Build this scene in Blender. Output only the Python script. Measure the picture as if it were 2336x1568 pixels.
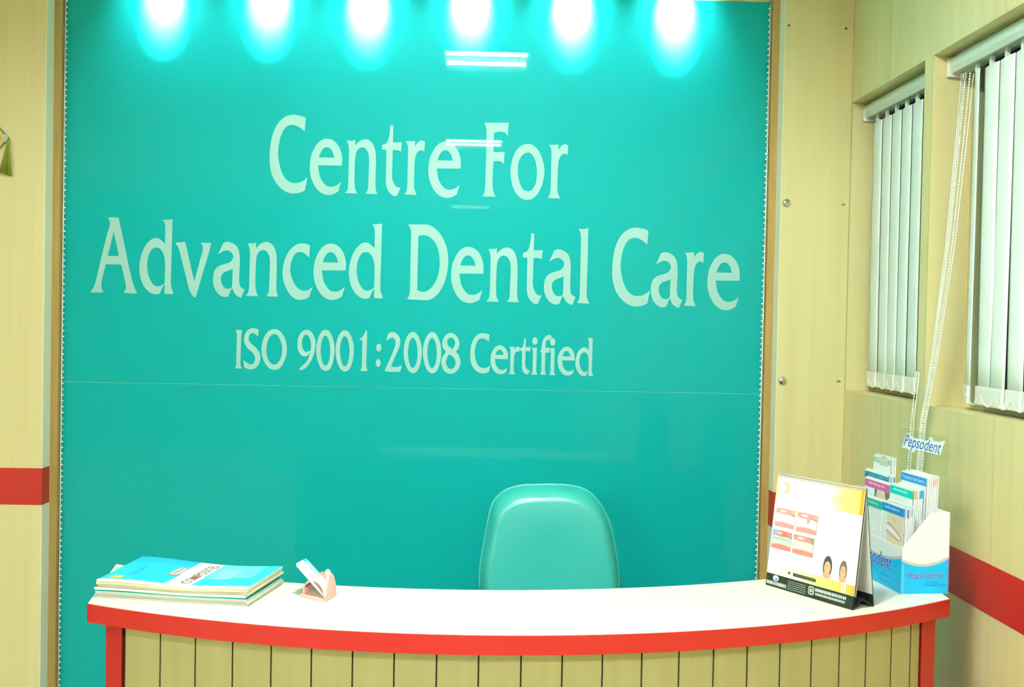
import bpy, bmesh, math, random
from mathutils import Vector, Matrix
from mathutils.geometry import tessellate_polygon
random.seed(7)
for o in list(bpy.data.objects):
    bpy.data.objects.remove(o)
SC = bpy.context.scene
COL = SC.collection

# ------------------------------------------------------------------ camera
F_PX, W_PX, H_PX, EYE = 2500.0, 2336, 1568, 1.6
YC = Vector((-70, 54, F_PX)).normalized()            # depth axis in camera coords (right, up, forward)
ZC = Vector((math.sin(.0189), math.cos(.0189), 0))
ZC = (ZC - YC*ZC.dot(YC)).normalized()
XC = -YC.cross(ZC)
R_, U_, F_ = [Vector((XC[i], YC[i], ZC[i])) for i in range(3)]
cam_data = bpy.data.cameras.new('camera')
cam = bpy.data.objects.new('camera', cam_data)
COL.objects.link(cam)
mw = Matrix((R_, U_, -F_)).transposed().to_4x4()
mw.translation = (0, 0, EYE)
cam.matrix_world = mw
cam_data.sensor_fit = 'HORIZONTAL'
cam_data.sensor_width = 36
cam_data.lens = 36*F_PX/W_PX
cam_data.clip_start = .02
SC.camera = cam

# ------------------------------------------------------------------ world, exposure, light levels
world = bpy.data.worlds.new('world'); SC.world = world
world.use_nodes = True
bg = world.node_tree.nodes['Background']
bg.inputs[0].default_value = (.02, .03, .05, 1)
bg.inputs[1].default_value = .3
SC.view_settings.view_transform = 'Standard'
SC.view_settings.look = 'None'
SC.view_settings.exposure = 0.0
SC.view_settings.gamma = 1
TUBE = 650.0            # radiance of the fluorescent tubes
TUBE_COL = (.93, 1.0, 1.0)
SPOT_W, SPILL_W = 4300.0, 36.0
SPOT_COL = (.70, .93, 1.0)

def ray(px, py):
    return R_*(px-W_PX/2) + U_*(H_PX/2-py) + F_*F_PX
O_ = Vector((0, 0, EYE))
def Py(px, py, Y): d = ray(px, py); return O_ + d*(Y/d.y)
def Pz(px, py, Z): d = ray(px, py); return O_ + d*((Z-EYE)/d.z)
def Px(px, py, X): d = ray(px, py); return O_ + d*(X/d.x)
def Ppl(px, py, p0, n):
    d = ray(px, py); return O_ + d*((p0-O_).dot(n)/d.dot(n))
def proj(p):
    v = Vector(p)-O_
    return (W_PX/2 + F_PX*v.dot(R_)/v.dot(F_), H_PX/2 - F_PX*v.dot(U_)/v.dot(F_))
def zat(px, py, p):     # height on the vertical line through p where the picture row py is met
    lo, hi = 0, 4
    for _ in range(50):
        m = (lo+hi)/2
        if proj((p.x, p.y, m))[1] > py: lo = m
        else: hi = m
    return lo

# ------------------------------------------------------------------ materials
def s2l(c):
    return tuple((v/255/12.92 if v/255 <= .04045 else ((v/255+.055)/1.055)**2.4) for v in c)
MATS = {}
def mat(name, col, rough=.5, spec=.5, metal=0, srgb=True, bump=None, var=None, coat=0, trans=0, alpha=1, sheen=0):
    if name in MATS: return MATS[name]
    m = bpy.data.materials.new(name); m.use_nodes = True
    nt = m.node_tree; b = nt.nodes['Principled BSDF']
    c = s2l(col) if srgb else col
    b.inputs['Base Color'].default_value = (*c, 1)
    b.inputs['Roughness'].default_value = rough
    b.inputs['Specular IOR Level'].default_value = spec
    b.inputs['Metallic'].default_value = metal
    b.inputs['Coat Weight'].default_value = coat; b.inputs['Coat Roughness'].default_value = .30
    b.inputs['Transmission Weight'].default_value = trans
    b.inputs['Sheen Weight'].default_value = sheen
    tc = nt.nodes.new('ShaderNodeTexCoord')
    if var:                                             # (scale vec, detail, colour 2, strength)
        mp = nt.nodes.new('ShaderNodeMapping'); mp.inputs['Scale'].default_value = var[0]
        nt.links.new(tc.outputs['Object'], mp.inputs['Vector'])
        no = nt.nodes.new('ShaderNodeTexNoise'); no.inputs['Scale'].default_value = 1; no.inputs['Detail'].default_value = var[1]
        nt.links.new(mp.outputs[0], no.inputs['Vector'])
        rp = nt.nodes.new('ShaderNodeValToRGB')
        c2 = s2l(var[2]) if srgb else var[2]
        rp.color_ramp.elements[0].position = .5-var[3]; rp.color_ramp.elements[0].color = (*c2, 1)
        rp.color_ramp.elements[1].position = .5+var[3]; rp.color_ramp.elements[1].color = (*c, 1)
        nt.links.new(no.outputs['Fac'], rp.inputs['Fac'])
        nt.links.new(rp.outputs['Color'], b.inputs['Base Color'])
    if bump:
        no = nt.nodes.new('ShaderNodeTexNoise'); no.inputs['Scale'].default_value = bump[0]
        nt.links.new(tc.outputs['Object'], no.inputs['Vector'])
        bp = nt.nodes.new('ShaderNodeBump'); bp.inputs['Strength'].default_value = bump[1]; bp.inputs['Distance'].default_value = .002
        nt.links.new(no.outputs['Fac'], bp.inputs['Height']); nt.links.new(bp.outputs[0], b.inputs['Normal'])
    MATS[name] = m
    return m
def emis(name, col, s):
    m = bpy.data.materials.new(name); m.use_nodes = True
    nt = m.node_tree; nt.nodes.clear()
    e = nt.nodes.new('ShaderNodeEmission'); e.inputs[0].default_value = (*col, 1); e.inputs[1].default_value = s
    o = nt.nodes.new('ShaderNodeOutputMaterial'); nt.links.new(e.outputs[0], o.inputs[0])
    MATS[name] = m; return m
def glossy_paint(name, col, haze):
    """back-painted glass: colour under a sharp glass reflection, with a little smeared haze on the surface"""
    m = mat(name, col, rough=.012, spec=.13, srgb=False)
    nt = m.node_tree; b = nt.nodes['Principled BSDF']; out = nt.nodes['Material Output']
    g = nt.nodes.new('ShaderNodeBsdfGlossy'); g.inputs['Roughness'].default_value = .55
    g.inputs['Color'].default_value = (1, 1, 1, 1)
    mx = nt.nodes.new('ShaderNodeMixShader'); mx.inputs[0].default_value = haze
    nt.links.new(b.outputs[0], mx.inputs[1]); nt.links.new(g.outputs[0], mx.inputs[2]); nt.links.new(mx.outputs[0], out.inputs[0])
    return m
def print_mat():
    m = bpy.data.materials.new('printed_paper'); m.use_nodes = True
    nt = m.node_tree; b = nt.nodes['Principled BSDF']
    a = nt.nodes.new('ShaderNodeAttribute'); a.attribute_name = 'ink'
    nt.links.new(a.outputs['Color'], b.inputs['Base Color'])
    b.inputs['Roughness'].default_value = .42
    b.inputs['Specular IOR Level'].default_value = .35
    MATS['printed_paper'] = m; return m

WOOD = mat('pale_laminate', (.72, .655, .33), rough=.38, spec=.4, srgb=False, var=((26, 26, .9), 4, (.66, .58, .275), .22))
WOOD_EDGE = mat('oak_edge_strip', (.50, .33, .10), rough=.5, srgb=False, var=((60, 60, 3), 3, (.40, .26, .07), .25))
LIT_REVEAL = mat('lit_reveal_laminate', (.90, .88, .66), rough=.3, srgb=False)  # paler laminate: light on the recess sides put into the colour
SEAM = mat('panel_seam', (.50, .45, .20), rough=.8, srgb=False)
GROOVE = mat('dark_groove', (.06, .055, .02), rough=.9, srgb=False)
TOPLAM = mat('cream_laminate', (.86, .84, .70), rough=.30, spec=.5, srgb=False, var=((9, 60, 9), 3, (.83, .80, .65), .25))
PLANK = mat('plank_laminate', (.47, .445, .195), rough=.42, spec=.4, srgb=False, var=((40, 40, 1.2), 4, (.43, .40, .16), .22))
RED = mat('red_laminate', (.52, .017, .012), rough=.35, srgb=False, bump=(300, .05))
TEAL = glossy_paint('teal_back_painted_glass', (.0004, .37, .345), .008)
LETTER = glossy_paint('pale_green_print', (.32, .58, .51), .008)
PANEL_EDGE = mat('glass_edge', (.10, .62, .50), rough=.15, srgb=False)
PLASTER = mat('white_ceiling_board', (.80, .78, .62), rough=.9, srgb=False, bump=(90, .2))
FLOORM = mat('beige_floor_tile', (.66, .63, .53), rough=.25, srgb=False, var=((3, 3, 3), 4, (.48, .45, .36), .3))
WHITE = mat('white_plastic', (.80, .84, .76), rough=.35, srgb=False)
BLIND = mat('blind_fabric', (.80, .92, .84), rough=.8, spec=.1, srgb=False, bump=(900, .15))
ALU = mat('white_aluminium', (.60, .70, .58), rough=.35, spec=.5, srgb=False)
DARK = mat('dark_metal', (.02, .025, .025), rough=.5, srgb=False)
BLACK = mat('black_board', (.012, .016, .014), rough=.45, srgb=False)
CHROME = mat('chrome', (.75, .76, .72), rough=.16, metal=1, srgb=False)
def clear(name, tint, gl):
    m = bpy.data.materials.new(name); m.use_nodes = True; nt = m.node_tree; nt.nodes.clear()
    t = nt.nodes.new('ShaderNodeBsdfTransparent'); t.inputs[0].default_value = (*tint, 1)
    g = nt.nodes.new('ShaderNodeBsdfGlossy'); g.inputs['Roughness'].default_value = .04
    mx = nt.nodes.new('ShaderNodeMixShader'); o = nt.nodes.new('ShaderNodeOutputMaterial')
    mx.inputs[0].default_value = gl; nt.links.new(t.outputs[0], mx.inputs[1]); nt.links.new(g.outputs[0], mx.inputs[2]); nt.links.new(mx.outputs[0], o.inputs[0])
    MATS[name] = m; return m
GLASS = clear('window_glass', (.85, .93, .92), .06)
ACRYL = clear('clear_acrylic', (.965, .99, .965), .035)
PINK = mat('pink_plastic', (.90, .52, .46), rough=.35, srgb=False)
UPH = mat('teal_vinyl', (.03, .50, .44), rough=.40, spec=.8, srgb=False, bump=(420, .08), coat=.9)
UPH2 = mat('teal_vinyl_piping', (.03, .50, .42), rough=.4, spec=.6, srgb=False)
STEEL = mat('grey_steel', (.35, .36, .36), rough=.3, metal=.9, srgb=False)
BLUE = mat('blue_card', (.008, .50, .93), rough=.45, srgb=False)
PAPER = mat('white_paper', (.86, .87, .76), rough=.7, spec=.2, srgb=False)
CREAMP = mat('cream_paper', (.82, .78, .55), rough=.7, spec=.2, srgb=False)
GREYP = mat('grey_paper', (.60, .62, .54), rough=.7, spec=.2, srgb=False)
TASSEL = mat('olive_yarn', (.26, .30, .03), rough=.9, srgb=False, bump=(500, .6))
INK = print_mat()
LAMP = emis('fluorescent_tube', TUBE_COL, TUBE)
LENS = emis('halogen_lens', (.75, .95, 1.0), 60)

# ------------------------------------------------------------------ mesh builder
class MB:
    def __init__(s): s.v = []; s.f = []; s.m = []; s.c = []; s.sm = []
    def face(s, pts, m=0, c=(1, 1, 1), smooth=False):
        i = len(s.v); s.v += [Vector(p) for p in pts]; s.f.append(tuple(range(i, i+len(pts)))); s.m.append(m); s.sm.append(smooth)
        s.c.append(c if isinstance(c[0], (tuple, list)) else [c]*len(pts))
    def mesh(s, vs, fs, m=0, c=(1, 1, 1), smooth=False):
        i = len(s.v); s.v += [Vector(p) for p in vs]
        for f in fs:
            s.f.append(tuple(i+k for k in f)); s.m.append(m); s.c.append([c]*len(f)); s.sm.append(smooth)
    def box(s, lo, hi, m=0, c=(1, 1, 1)):
        s.obox(Vector(lo), Vector((hi[0]-lo[0], 0, 0)), Vector((0, hi[1]-lo[1], 0)), Vector((0, 0, hi[2]-lo[2])), m, c)
    def obox(s, o, a, b, d, m=0, c=(1, 1, 1)):
        o, a, b, d = Vector(o), Vector(a), Vector(b), Vector(d)
        vs = [o, o+a, o+a+b, o+b, o+d, o+a+d, o+a+b+d, o+b+d]
        fs = [(0, 3, 2, 1), (4, 5, 6, 7), (0, 1, 5, 4), (1, 2, 6, 5), (2, 3, 7, 6), (3, 0, 4, 7)]
        if a.cross(b).dot(d) < 0: fs = [f[::-1] for f in fs]
        s.mesh(vs, fs, m, c)
    def prism(s, loop, d, m=0, c=(1, 1, 1), smooth=False, mside=None, mback=None):
        """closed loop of 3-D points extruded by d, capped"""
        n = len(loop); loop = [Vector(p) for p in loop]; d = Vector(d)
        vs = loop+[p+d for p in loop]
        tri = tessellate_polygon([loop])
        nrm = sum(((loop[b]-loop[a]).cross(loop[k]-loop[a]) for a, b, k in tri), Vector())
        poly = sum((loop[i].cross(loop[(i+1) % n]) for i in range(n)), Vector())
        tri = [t if (loop[t[1]]-loop[t[0]]).cross(loop[t[2]]-loop[t[0]]).dot(poly) < 0 else t[::-1] for t in tri]
        flip = poly.dot(d) < 0
        ft = lambda L: [x[::-1] for x in L] if flip else L
        s.mesh(vs, ft(list(tri)), m, c)
        s.mesh(vs, ft([tuple(i+n for i in t[::-1]) for t in tri]), m if mback is None else mback, c)
        s.mesh(vs, ft([(i, (i+1) % n, (i+1) % n+n, i+n) for i in range(n)]), m if mside is None else mside, c, smooth)
    def poly(s, loops, m=0, c=(1, 1, 1)):
        loops = [[Vector(p) for p in L] for L in loops]
        tri = tessellate_polygon(loops)
        flat = [p for L in loops for p in L]
        s.mesh(flat, tri, m, c)
    def tube(s, path, r, n=8, m=0, cap=True):
        path = [Vector(p) for p in path]; vs = []; fs = []
        for i, p in enumerate(path):
            t = (path[min(i+1, len(path)-1)]-path[max(i-1, 0)]).normalized()
            a = t.orthogonal().normalized() if i == 0 else (a-t*a.dot(t)).normalized()
            b = t.cross(a); rr = r[i] if isinstance(r, (list, tuple)) else r
            vs += [p+(a*math.cos(2*math.pi*k/n)+b*math.sin(2*math.pi*k/n))*rr for k in range(n)]
        for i in range(len(path)-1):
            for k in range(n): fs.append((i*n+k, i*n+(k+1) % n, (i+1)*n+(k+1) % n, (i+1)*n+k))
        if cap: fs += [tuple(range(n))[::-1], tuple((len(path)-1)*n+k for k in range(n))]
        s.mesh(vs, fs, m, smooth=True)
    def lathe(s, o, prof, n=24, axis=Vector((0, 0, 1)), m=0):
        axis = Vector(axis).normalized(); s.tube_prof(Vector(o), prof, n, axis, m)
    def tube_prof(s, o, prof, n, axis, m):
        a = axis.orthogonal().normalized(); b = axis.cross(a); vs = []; fs = []
        for r, h in prof: vs += [o+axis*h+(a*math.cos(2*math.pi*k/n)+b*math.sin(2*math.pi*k/n))*max(r, 1e-5) for k in range(n)]
        for i in range(len(prof)-1):
            for k in range(n): fs.append((i*n+k, i*n+(k+1) % n, (i+1)*n+(k+1) % n, (i+1)*n+k))
        fs += [tuple(range(n))[::-1], tuple((len(prof)-1)*n+k for k in range(n))]
        s.mesh(vs, fs, m, smooth=True)
    def ball(s, o, r, m=0, n=8, k=5, sc=(1, 1, 1)):
        vs = []; fs = []
        for i in range(k+1):
            t = math.pi*i/k
            for j in range(n): vs.append(Vector(o)+Vector((r*sc[0]*math.sin(t)*math.cos(2*math.pi*j/n), r*sc[1]*math.sin(t)*math.sin(2*math.pi*j/n), r*sc[2]*math.cos(t))))
        for i in range(k):
            for j in range(n): fs.append((i*n+j, (i+1)*n+j, (i+1)*n+(j+1) % n, i*n+(j+1) % n))
        s.mesh(vs, fs, m, smooth=True)
    def build(s, name, mats, parent=None, bevel=0, local=False, merge=False):
        off = Vector()
        if parent is not None and not local: off = ORG[parent.name]
        me = bpy.data.meshes.new(name)
        me.from_pydata([tuple(p-off) for p in s.v], [], s.f)
        if not isinstance(mats, (list, tuple)): mats = [mats]
        for m in mats: me.materials.append(m)
        me.polygons.foreach_set('material_index', s.m)
        me.polygons.foreach_set('use_smooth', s.sm)
        if INK in mats:
            at = me.color_attributes.new('ink', 'FLOAT_COLOR', 'CORNER')
            buf = []
            for cs in s.c:
                for c in cs: buf += [*c, 1.0]
            at.data.foreach_set('color', buf)
        if merge:
            bm = bmesh.new(); bm.from_mesh(me); bmesh.ops.remove_doubles(bm, verts=bm.verts, dist=1e-5); bmesh.ops.recalc_face_normals(bm, faces=bm.faces); bm.to_mesh(me); bm.free()
        me.update()
        o = bpy.data.objects.new(name, me); COL.objects.link(o)
        if parent is not None:
            o.parent = parent; ORG[o.name] = ORG[parent.name]
        else: ORG[o.name] = Vector()
        if bevel:
            b = o.modifiers.new('bevel', 'BEVEL'); b.width = bevel; b.segments = 2; b.limit_method = 'ANGLE'
        return o
ORG = {}
def thing(name, loc, label, cat, group=None):
    o = bpy.data.objects.new(name, None); COL.objects.link(o); o.empty_display_size = .05
    o.location = loc; ORG[o.name] = Vector(loc)
    return tag(o, label, cat, group)
def tag(o, label, cat, group=None):
    o['label'] = label; o['category'] = cat
    if group: o['group'] = group
    return o
def struct(o, label=None, cat=None):
    o['kind'] = 'structure'
    if label: o['label'] = label
    if cat: o['category'] = cat
    return o
FONT_CACHE = {}
def text_mesh(txt, shear=0, offset=0, space=1, bold=0):
    """letters of the built-in font as triangles; unit cap height about .73"""
    cu = bpy.data.curves.new('t', 'FONT'); cu.body = txt; cu.shear = shear; cu.offset = offset; cu.space_character = space
    cu.resolution_u = 3
    ob = bpy.data.objects.new('t', cu); COL.objects.link(ob)
    dg = bpy.context.evaluated_depsgraph_get(); dg.update()
    me = ob.evaluated_get(dg).to_mesh()
    vs = [v.co.copy() for v in me.vertices]; fs = [tuple(p.vertices) for p in me.polygons]
    ob.evaluated_get(dg).to_mesh_clear()
    bpy.data.objects.remove(ob); bpy.data.curves.remove(cu)
    return vs, fs
def put_text(mb, txt, fr, w=None, h=None, m=0, c=(1, 1, 1), shear=0, offset=0, center=True):
    """fr(u, v) -> point; the text's box is fitted to w x h in fr units, lower-left at 0,0"""
    vs, fs = text_mesh(txt, shear, offset)
    base = text_mesh(txt, shear, 0)[0] if offset else vs
    x0, x1 = min(v.x for v in base), max(v.x for v in base); y0, y1 = min(v.y for v in base), max(v.y for v in base)
    sx = w/(x1-x0); sy = h/(y1-y0) if h else sx
    mb.mesh([fr((v.x-x0)*sx, (v.y-y0)*sy) for v in vs], fs, m, c)

# ------------------------------------------------------------------ the room
YG, YCOL, XW = 3.45, 3.365, 1.13                 # glass face, column faces, right wall face
ZCEIL, ZSOF = 3.0, 2.80
Z_HEAD, Z_SILL = 2.291, 1.404
XL, XR = -1.3275, .9165                          # sides of the recess the glass sits in
b = MB(); b.box((-5, -7, -.05), (1.4, 3.6, 0)); struct(b.build('floor', FLOORM))
b = MB(); b.box((-5, -7, ZCEIL), (1.4, 3.6, ZCEIL+.05)); struct(b.build('ceiling', PLASTER))
b = MB(); b.box((-5, 2.95, ZSOF), (1.4, 3.6, ZCEIL)); struct(b.build('ceiling_soffit', PLASTER))
b = MB(); b.box((XL-.02, YG+.015, 0), (XR+.02, 3.6, ZSOF)); struct(b.build('wall_back', WOOD))
b = MB(); b.box((-5.05, -7, 0), (-5, 3.6, ZCEIL)); struct(b.build('wall_far_left', WOOD))
b = MB(); b.box((-5, -7.05, 0), (1.4, -7, ZCEIL)); struct(b.build('wall_rear', mat('walnut_panelling', (.16, .11, .06), rough=.5, srgb=False, var=((20, 20, 1), 3, (.12, .08, .04), .25))))
ZB0, ZB1 = 1.010, 1.122                          # red band on the left column
ZR0, ZR1 = .972, 1.083                           # red band on the right side
def column(name, x0, x1, side, zb):
    b = MB(); b.box((x0, YCOL, 0), (x1, 3.6, ZSOF))
    o = struct(b.build(name, WOOD))
    b = MB(); e = .0012
    b.box((x0-(e if side < 0 else 0), YCOL-e, zb[0]), (x1+(e if side > 0 else 0), YG-.03, zb[1]))
    struct(b.build('trim_band', RED, o))
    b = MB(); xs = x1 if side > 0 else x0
    b.box((xs-.0008, YCOL-.0006, 0), (xs+.0008, YG-.03, ZSOF)); struct(b.build('trim_lit_reveal', LIT_REVEAL, o))  # thin sheet over the reveal, its brightness painted in
    return o
wl = column('wall_left', -5, XL, 1, (ZB0, ZB1))
wc = column('wall_right_column', XR, XW, -1, (ZR0, ZR1))
# right wall with two window openings
W1 = (2.805, YCOL); W2 = (.9, 2.753); XO = 1.262
b = MB()
def wbox(y0, y1, z0, z1): b.box((XW, y0, z0), (XO, y1, z1))
wbox(-7, YCOL+.2, 0, Z_SILL); wbox(-7, YCOL+.2, Z_HEAD, ZCEIL)
wbox(-7, W2[0], Z_SILL, Z_HEAD); wbox(W2[1], W1[0], Z_SILL, Z_HEAD); wbox(YCOL, YCOL+.2, Z_SILL, Z_HEAD)
for y in (3.05, 2.37, 1.76, 1.15, .5):           # joints between the laminate boards
    for z0, z1 in ((0, Z_SILL), (Z_HEAD, ZCEIL)):
        b.box((XW-.0004, y-.0008, z0), (XW+.001, y+.0008, z1), 1)
for y in (W2[1], W1[0]):
    b.box((XW-.0004, y-.0006+(.004 if y == W2[1] else 0), Z_SILL), (XW+.001, y+.0006+(.004 if y == W2[1] else 0), Z_HEAD), 1)
wr = struct(b.build('wall_right', [WOOD, SEAM]))
b = MB(); b.box((XW-.0012, -7, ZR0), (XW, YCOL, ZR1)); struct(b.build('trim_band', RED, wr))
b = MB()
b.box((XW-.0012, YCOL-.003, ZR1), (XW+.002, YCOL-.0002, 2.99)); b.box((XW-.0012, YCOL-.003, 0), (XW+.002, YCOL-.0002, ZR0))
struct(b.build('trim_1', SEAM))
def window(n, y0, y1):
    b = MB(); t = .012
    for lo, hi in (((XO-.035, y0, Z_SILL), (XO, y0+t, Z_HEAD)), ((XO-.035, y1-t, Z_SILL), (XO, y1, Z_HEAD)),
                   ((XO-.035, y0+t, Z_SILL), (XO, y1-t, Z_SILL+t)), ((XO-.035, y0+t, Z_HEAD-t), (XO, y1-t, Z_HEAD))): b.box(lo, hi)
    o = struct(b.build('window_%d' % n, WOOD))
    b = MB(); b.box((XO-.02, y0+t, Z_SILL+t), (XO-.014, y1-t, Z_HEAD-t)); struct(b.build('window_pane', GLASS, o))
window(1, *W1); window(2, *W2)
# oak strips between columns and glass
for k, (x0, x1) in enumerate(((XL, XL+.021), (XR-.021, XR))):
    b = MB(); b.box((x0, YG-.022, 0), (x1, YG+.012, ZSOF-.005)); struct(b.build('trim_%d' % (k+2), WOOD_EDGE))

# ------------------------------------------------------------------ teal glass wall sign
XG0, XG1, ZSEAM, ZTOP = -1.3035, .8925, 1.382, 2.618
gp = thing('glass_wall_sign', (-.2, YG, .01), 'teal back-painted glass wall panel with pale lettering behind the reception counter', 'wall sign')
b = MB(); b.box((XG0, YG, ZSEAM+.0012), (XG1, YG+.012, ZTOP)); b.build('glass_sheet', TEAL, gp)
b = MB(); b.box((XG0, YG, .01), (XG1, YG+.012, ZSEAM-.0012)); b.build('glass_sheet', TEAL, gp)
b = MB(); b.box((XG0, YG+.002, ZSEAM-.0012), (XG1, YG+.010, ZSEAM+.0012)); b.build('joint_seal', PANEL_EDGE, gp)
YL = YG-.0006
GL = {}
def glyph(ch, win, sc, *loops):
    """contours read in window pixels; a third entry marks a corner"""
    out = []
    for L in loops:
        pts = []
        n = len(L)
        for i in range(n):
            p0, p1, p2, p3 = L[i-1], L[i], L[(i+1) % n], L[(i+2) % n]
            c1, c2 = len(p1) > 2, len(p2) > 2
            a = Vector(p1[:2]); d = Vector(p2[:2])
            t1 = (d-Vector(p0[:2]))*.5 if not c1 else (d-a)
            t2 = (Vector(p3[:2])-a)*.5 if not c2 else (d-a)
            ln = (d-a).length
            if t1.length > ln*1.6: t1 *= ln*1.6/t1.length
            if t2.length > ln*1.6: t2 *= ln*1.6/t2.length
            K = 1 if (c1 and c2) else 5
            for k in range(K):
                t = k/K
                h = a*(2*t**3-3*t*t+1)+t1*(t**3-2*t*t+t)+d*(-2*t**3+3*t*t)+t2*(t**3-t*t)
                pts.append((win[0]+h.x/sc, win[1]+h.y/sc))
        out.append(pts)
    GL[ch] = out
def ell(cx, cy, rx, ry, n=12): return [(cx+rx*math.sin(2*math.pi*k/n), cy-ry*math.cos(2*math.pi*k/n)) for k in range(n)]
S1 = 7.84
glyph('C', (600, 250), S1, [(765,150,1),(700,120),(620,102),(540,95),(440,110),(350,160),(280,230),(220,330),(170,460),(140,600),(122,760),(118,880),(130,1040),(165,1180),(220,1290),(300,1390),(400,1465),(490,1497),(570,1503),(650,1490),(700,1472),(748,1448,1),(793,1215,1),(720,1275),(650,1307),(570,1318),(500,1308),(420,1255),(355,1165),(310,1050),(282,920),(268,790),(280,650),(310,500),(360,380),(430,300),(520,275),(590,288),(660,325),(745,392,1)])
glyph('e', (600, 250), S1, [(1408,1003,1),(1416,900),(1405,800),(1370,690),(1310,600),(1230,540),(1140,522),(1060,540),(980,600),(920,690),(870,800),(842,940),(838,1080),(858,1210),(900,1320),(960,1420),(1040,1490),(1120,1523),(1200,1528),(1270,1508),(1345,1465,1),(1395,1295,1),(1330,1348),(1270,1375),(1200,1382),(1130,1360),(1060,1280),(1010,1170),(985,1000,1)], [(1000,857,1),(1030,770),(1080,700),(1140,675),(1195,695),(1245,760),(1275,862,1)])
glyph('n', (780, 270), S1, [(90,397,1),(150,402),(200,400),(240,382,1),(238,490,1),(290,430),(350,390),(415,376),(480,390),(540,440),(580,520),(602,620),(608,760),(605,950),(600,1150),(605,1270),(632,1355,1),(420,1347,1),(462,1280),(472,1180),(478,1000),(486,800),(480,660),(450,580),(410,535),(355,520),(300,545),(255,610),(238,700),(228,900),(224,1100),(232,1240),(272,1347,1),(52,1338,1),(95,1285),(112,1190),(118,1000),(124,750),(128,560),(115,470)])
glyph('t', (780, 270), S1, [(865,130,1),(920,128,1),(915,300),(912,432,1),(1000,432),(1070,428,1),(1055,600,1),(1030,580),(980,570),(908,566,1),(902,800),(895,1020),(910,1120),(950,1200),(1000,1240),(1052,1232,1),(985,1385,1),(930,1390),(870,1350),(820,1280),(793,1190),(787,1080),(792,850),(797,566,1),(717,556,1),(720,478,1),(790,450),(830,380),(855,270),(862,180)])
glyph('r', (780, 270), S1, [(1145,410,1),(1230,410),(1308,402,1),(1310,500,1),(1350,440),(1400,405),(1440,402),(1485,422,1),(1470,598,1),(1440,575),(1400,572),(1350,610),(1318,680),(1302,780),(1295,950),(1288,1150),(1295,1260),(1335,1370,1),(1120,1362,1),(1158,1290),(1170,1180),(1176,950),(1182,700),(1185,560),(1175,480)])
glyph('F', (1100, 270), S1, [(42,80,1),(150,78),(300,80),(475,80,1),(465,200),(455,325,1),(420,270),(370,242),(300,240),(240,252),(210,270,1),(205,430),(203,602,1),(300,605),(400,600,1),(392,720),(385,815,1),(345,780),(290,765),(200,770,1),(190,950),(183,1150),(190,1260),(205,1330),(238,1405,1),(5,1397,1),(42,1320),(55,1180),(65,900),(75,500),(78,250),(70,160)])
glyph('o', (1100, 270), S1, [(820,460),(900,480),(980,545),(1050,660),(1095,800),(1112,920),(1100,1060),(1060,1220),(990,1350),(900,1435),(805,1458),(710,1435),(620,1360),(555,1240),(515,1080),(507,950),(525,790),(575,640),(640,540),(720,480)], [(820,610),(885,640),(940,730),(970,840),(980,980),(970,1110),(935,1220),(880,1285),(810,1305),(740,1280),(690,1210),(655,1100),(637,960),(645,820),(680,710),(740,640)])
glyph('A', (200, 490), S1, [(360,50,1),(450,48),(555,52,1),(580,180),(640,450),(720,850),(790,1150),(830,1290),(885,1410,1),(760,1408),(640,1395,1),(680,1330),(682,1260),(660,1150),(600,895,1),(470,890),(325,888,1),(280,1060),(245,1230),(250,1310),(282,1393,1),(160,1392),(45,1390,1),(110,1290),(160,1130),(250,740),(340,380),(395,190),(395,120)], [(465,300,1),(515,520),(560,738,1),(460,740),(360,738,1),(410,540)])
glyph('d', (200, 490), S1, [(1345,90,1),(1430,92),(1518,80,1),(1512,300),(1505,600),(1495,900),(1488,1150),(1490,1280),(1535,1415,1),(1450,1418),(1373,1410,1),(1376,1330),(1379,1258,1),(1364,1252,1),(1285,1415,1),(1200,1425),(1110,1390),(1020,1300),(960,1180),(930,1050),(925,930),(945,780),(990,640),(1050,530),(1130,450),(1210,418),(1280,430),(1340,480),(1385,525,1),(1385,400),(1388,250),(1380,160)], [(1225,588),(1290,605),(1345,680),(1375,780),(1385,900),(1380,1100),(1374,1232,1),(1310,1268),(1240,1280),(1180,1255),(1120,1170),(1080,1060),(1063,930),(1075,780),(1120,660),(1170,605)])
glyph('v', (390, 510), S1, [(75,340,1),(160,338),(250,328,1),(290,480),(350,750),(418,1035,1),(470,850),(530,620),(565,500),(570,420),(535,345,1),(630,350),(722,348,1),(690,480),(620,720),(540,990),(480,1200),(438,1320,1),(408,1316,1),(345,1230),(310,1120),(270,960),(200,680),(150,480),(115,400)])
glyph('a', (390, 510), S1, [(940,345,1),(1010,328),(1080,345),(1150,385),(1200,450),(1225,550),(1232,680),(1225,850),(1220,1020),(1230,1100),(1260,1150),(1318,1180,1),(1255,1325,1),(1190,1300),(1130,1240),(1102,1172,1),(1083,1168,1),(1025,1305,1),(950,1315),(870,1280),(800,1200),(762,1100),(752,1000),(765,890),(800,810),(870,755),(960,728),(1050,695),(1100,640),(1112,580),(1090,530),(1050,495),(1000,482),(930,500),(845,545,1)], [(1105,815,1),(1100,950),(1095,1080),(1088,1148,1),(1040,1165),(980,1165),(930,1120),(900,1050),(892,980),(910,920),(960,870),(1040,840)])
glyph('c', (560, 510), S1, [(1152,395,1),(1100,370),(1020,357),(940,370),(850,420),(770,510),(710,630),(675,760),(662,880),(680,1020),(720,1140),(780,1250),(860,1330),(940,1362),(1010,1365),(1070,1350),(1138,1318,1),(1200,1135,1),(1130,1185),(1070,1203),(1010,1200),(940,1160),(880,1090),(830,980),(800,850),(808,740),(835,640),(880,560),(930,520),(990,512),(1050,530),(1090,565),(1140,610,1)])
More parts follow.
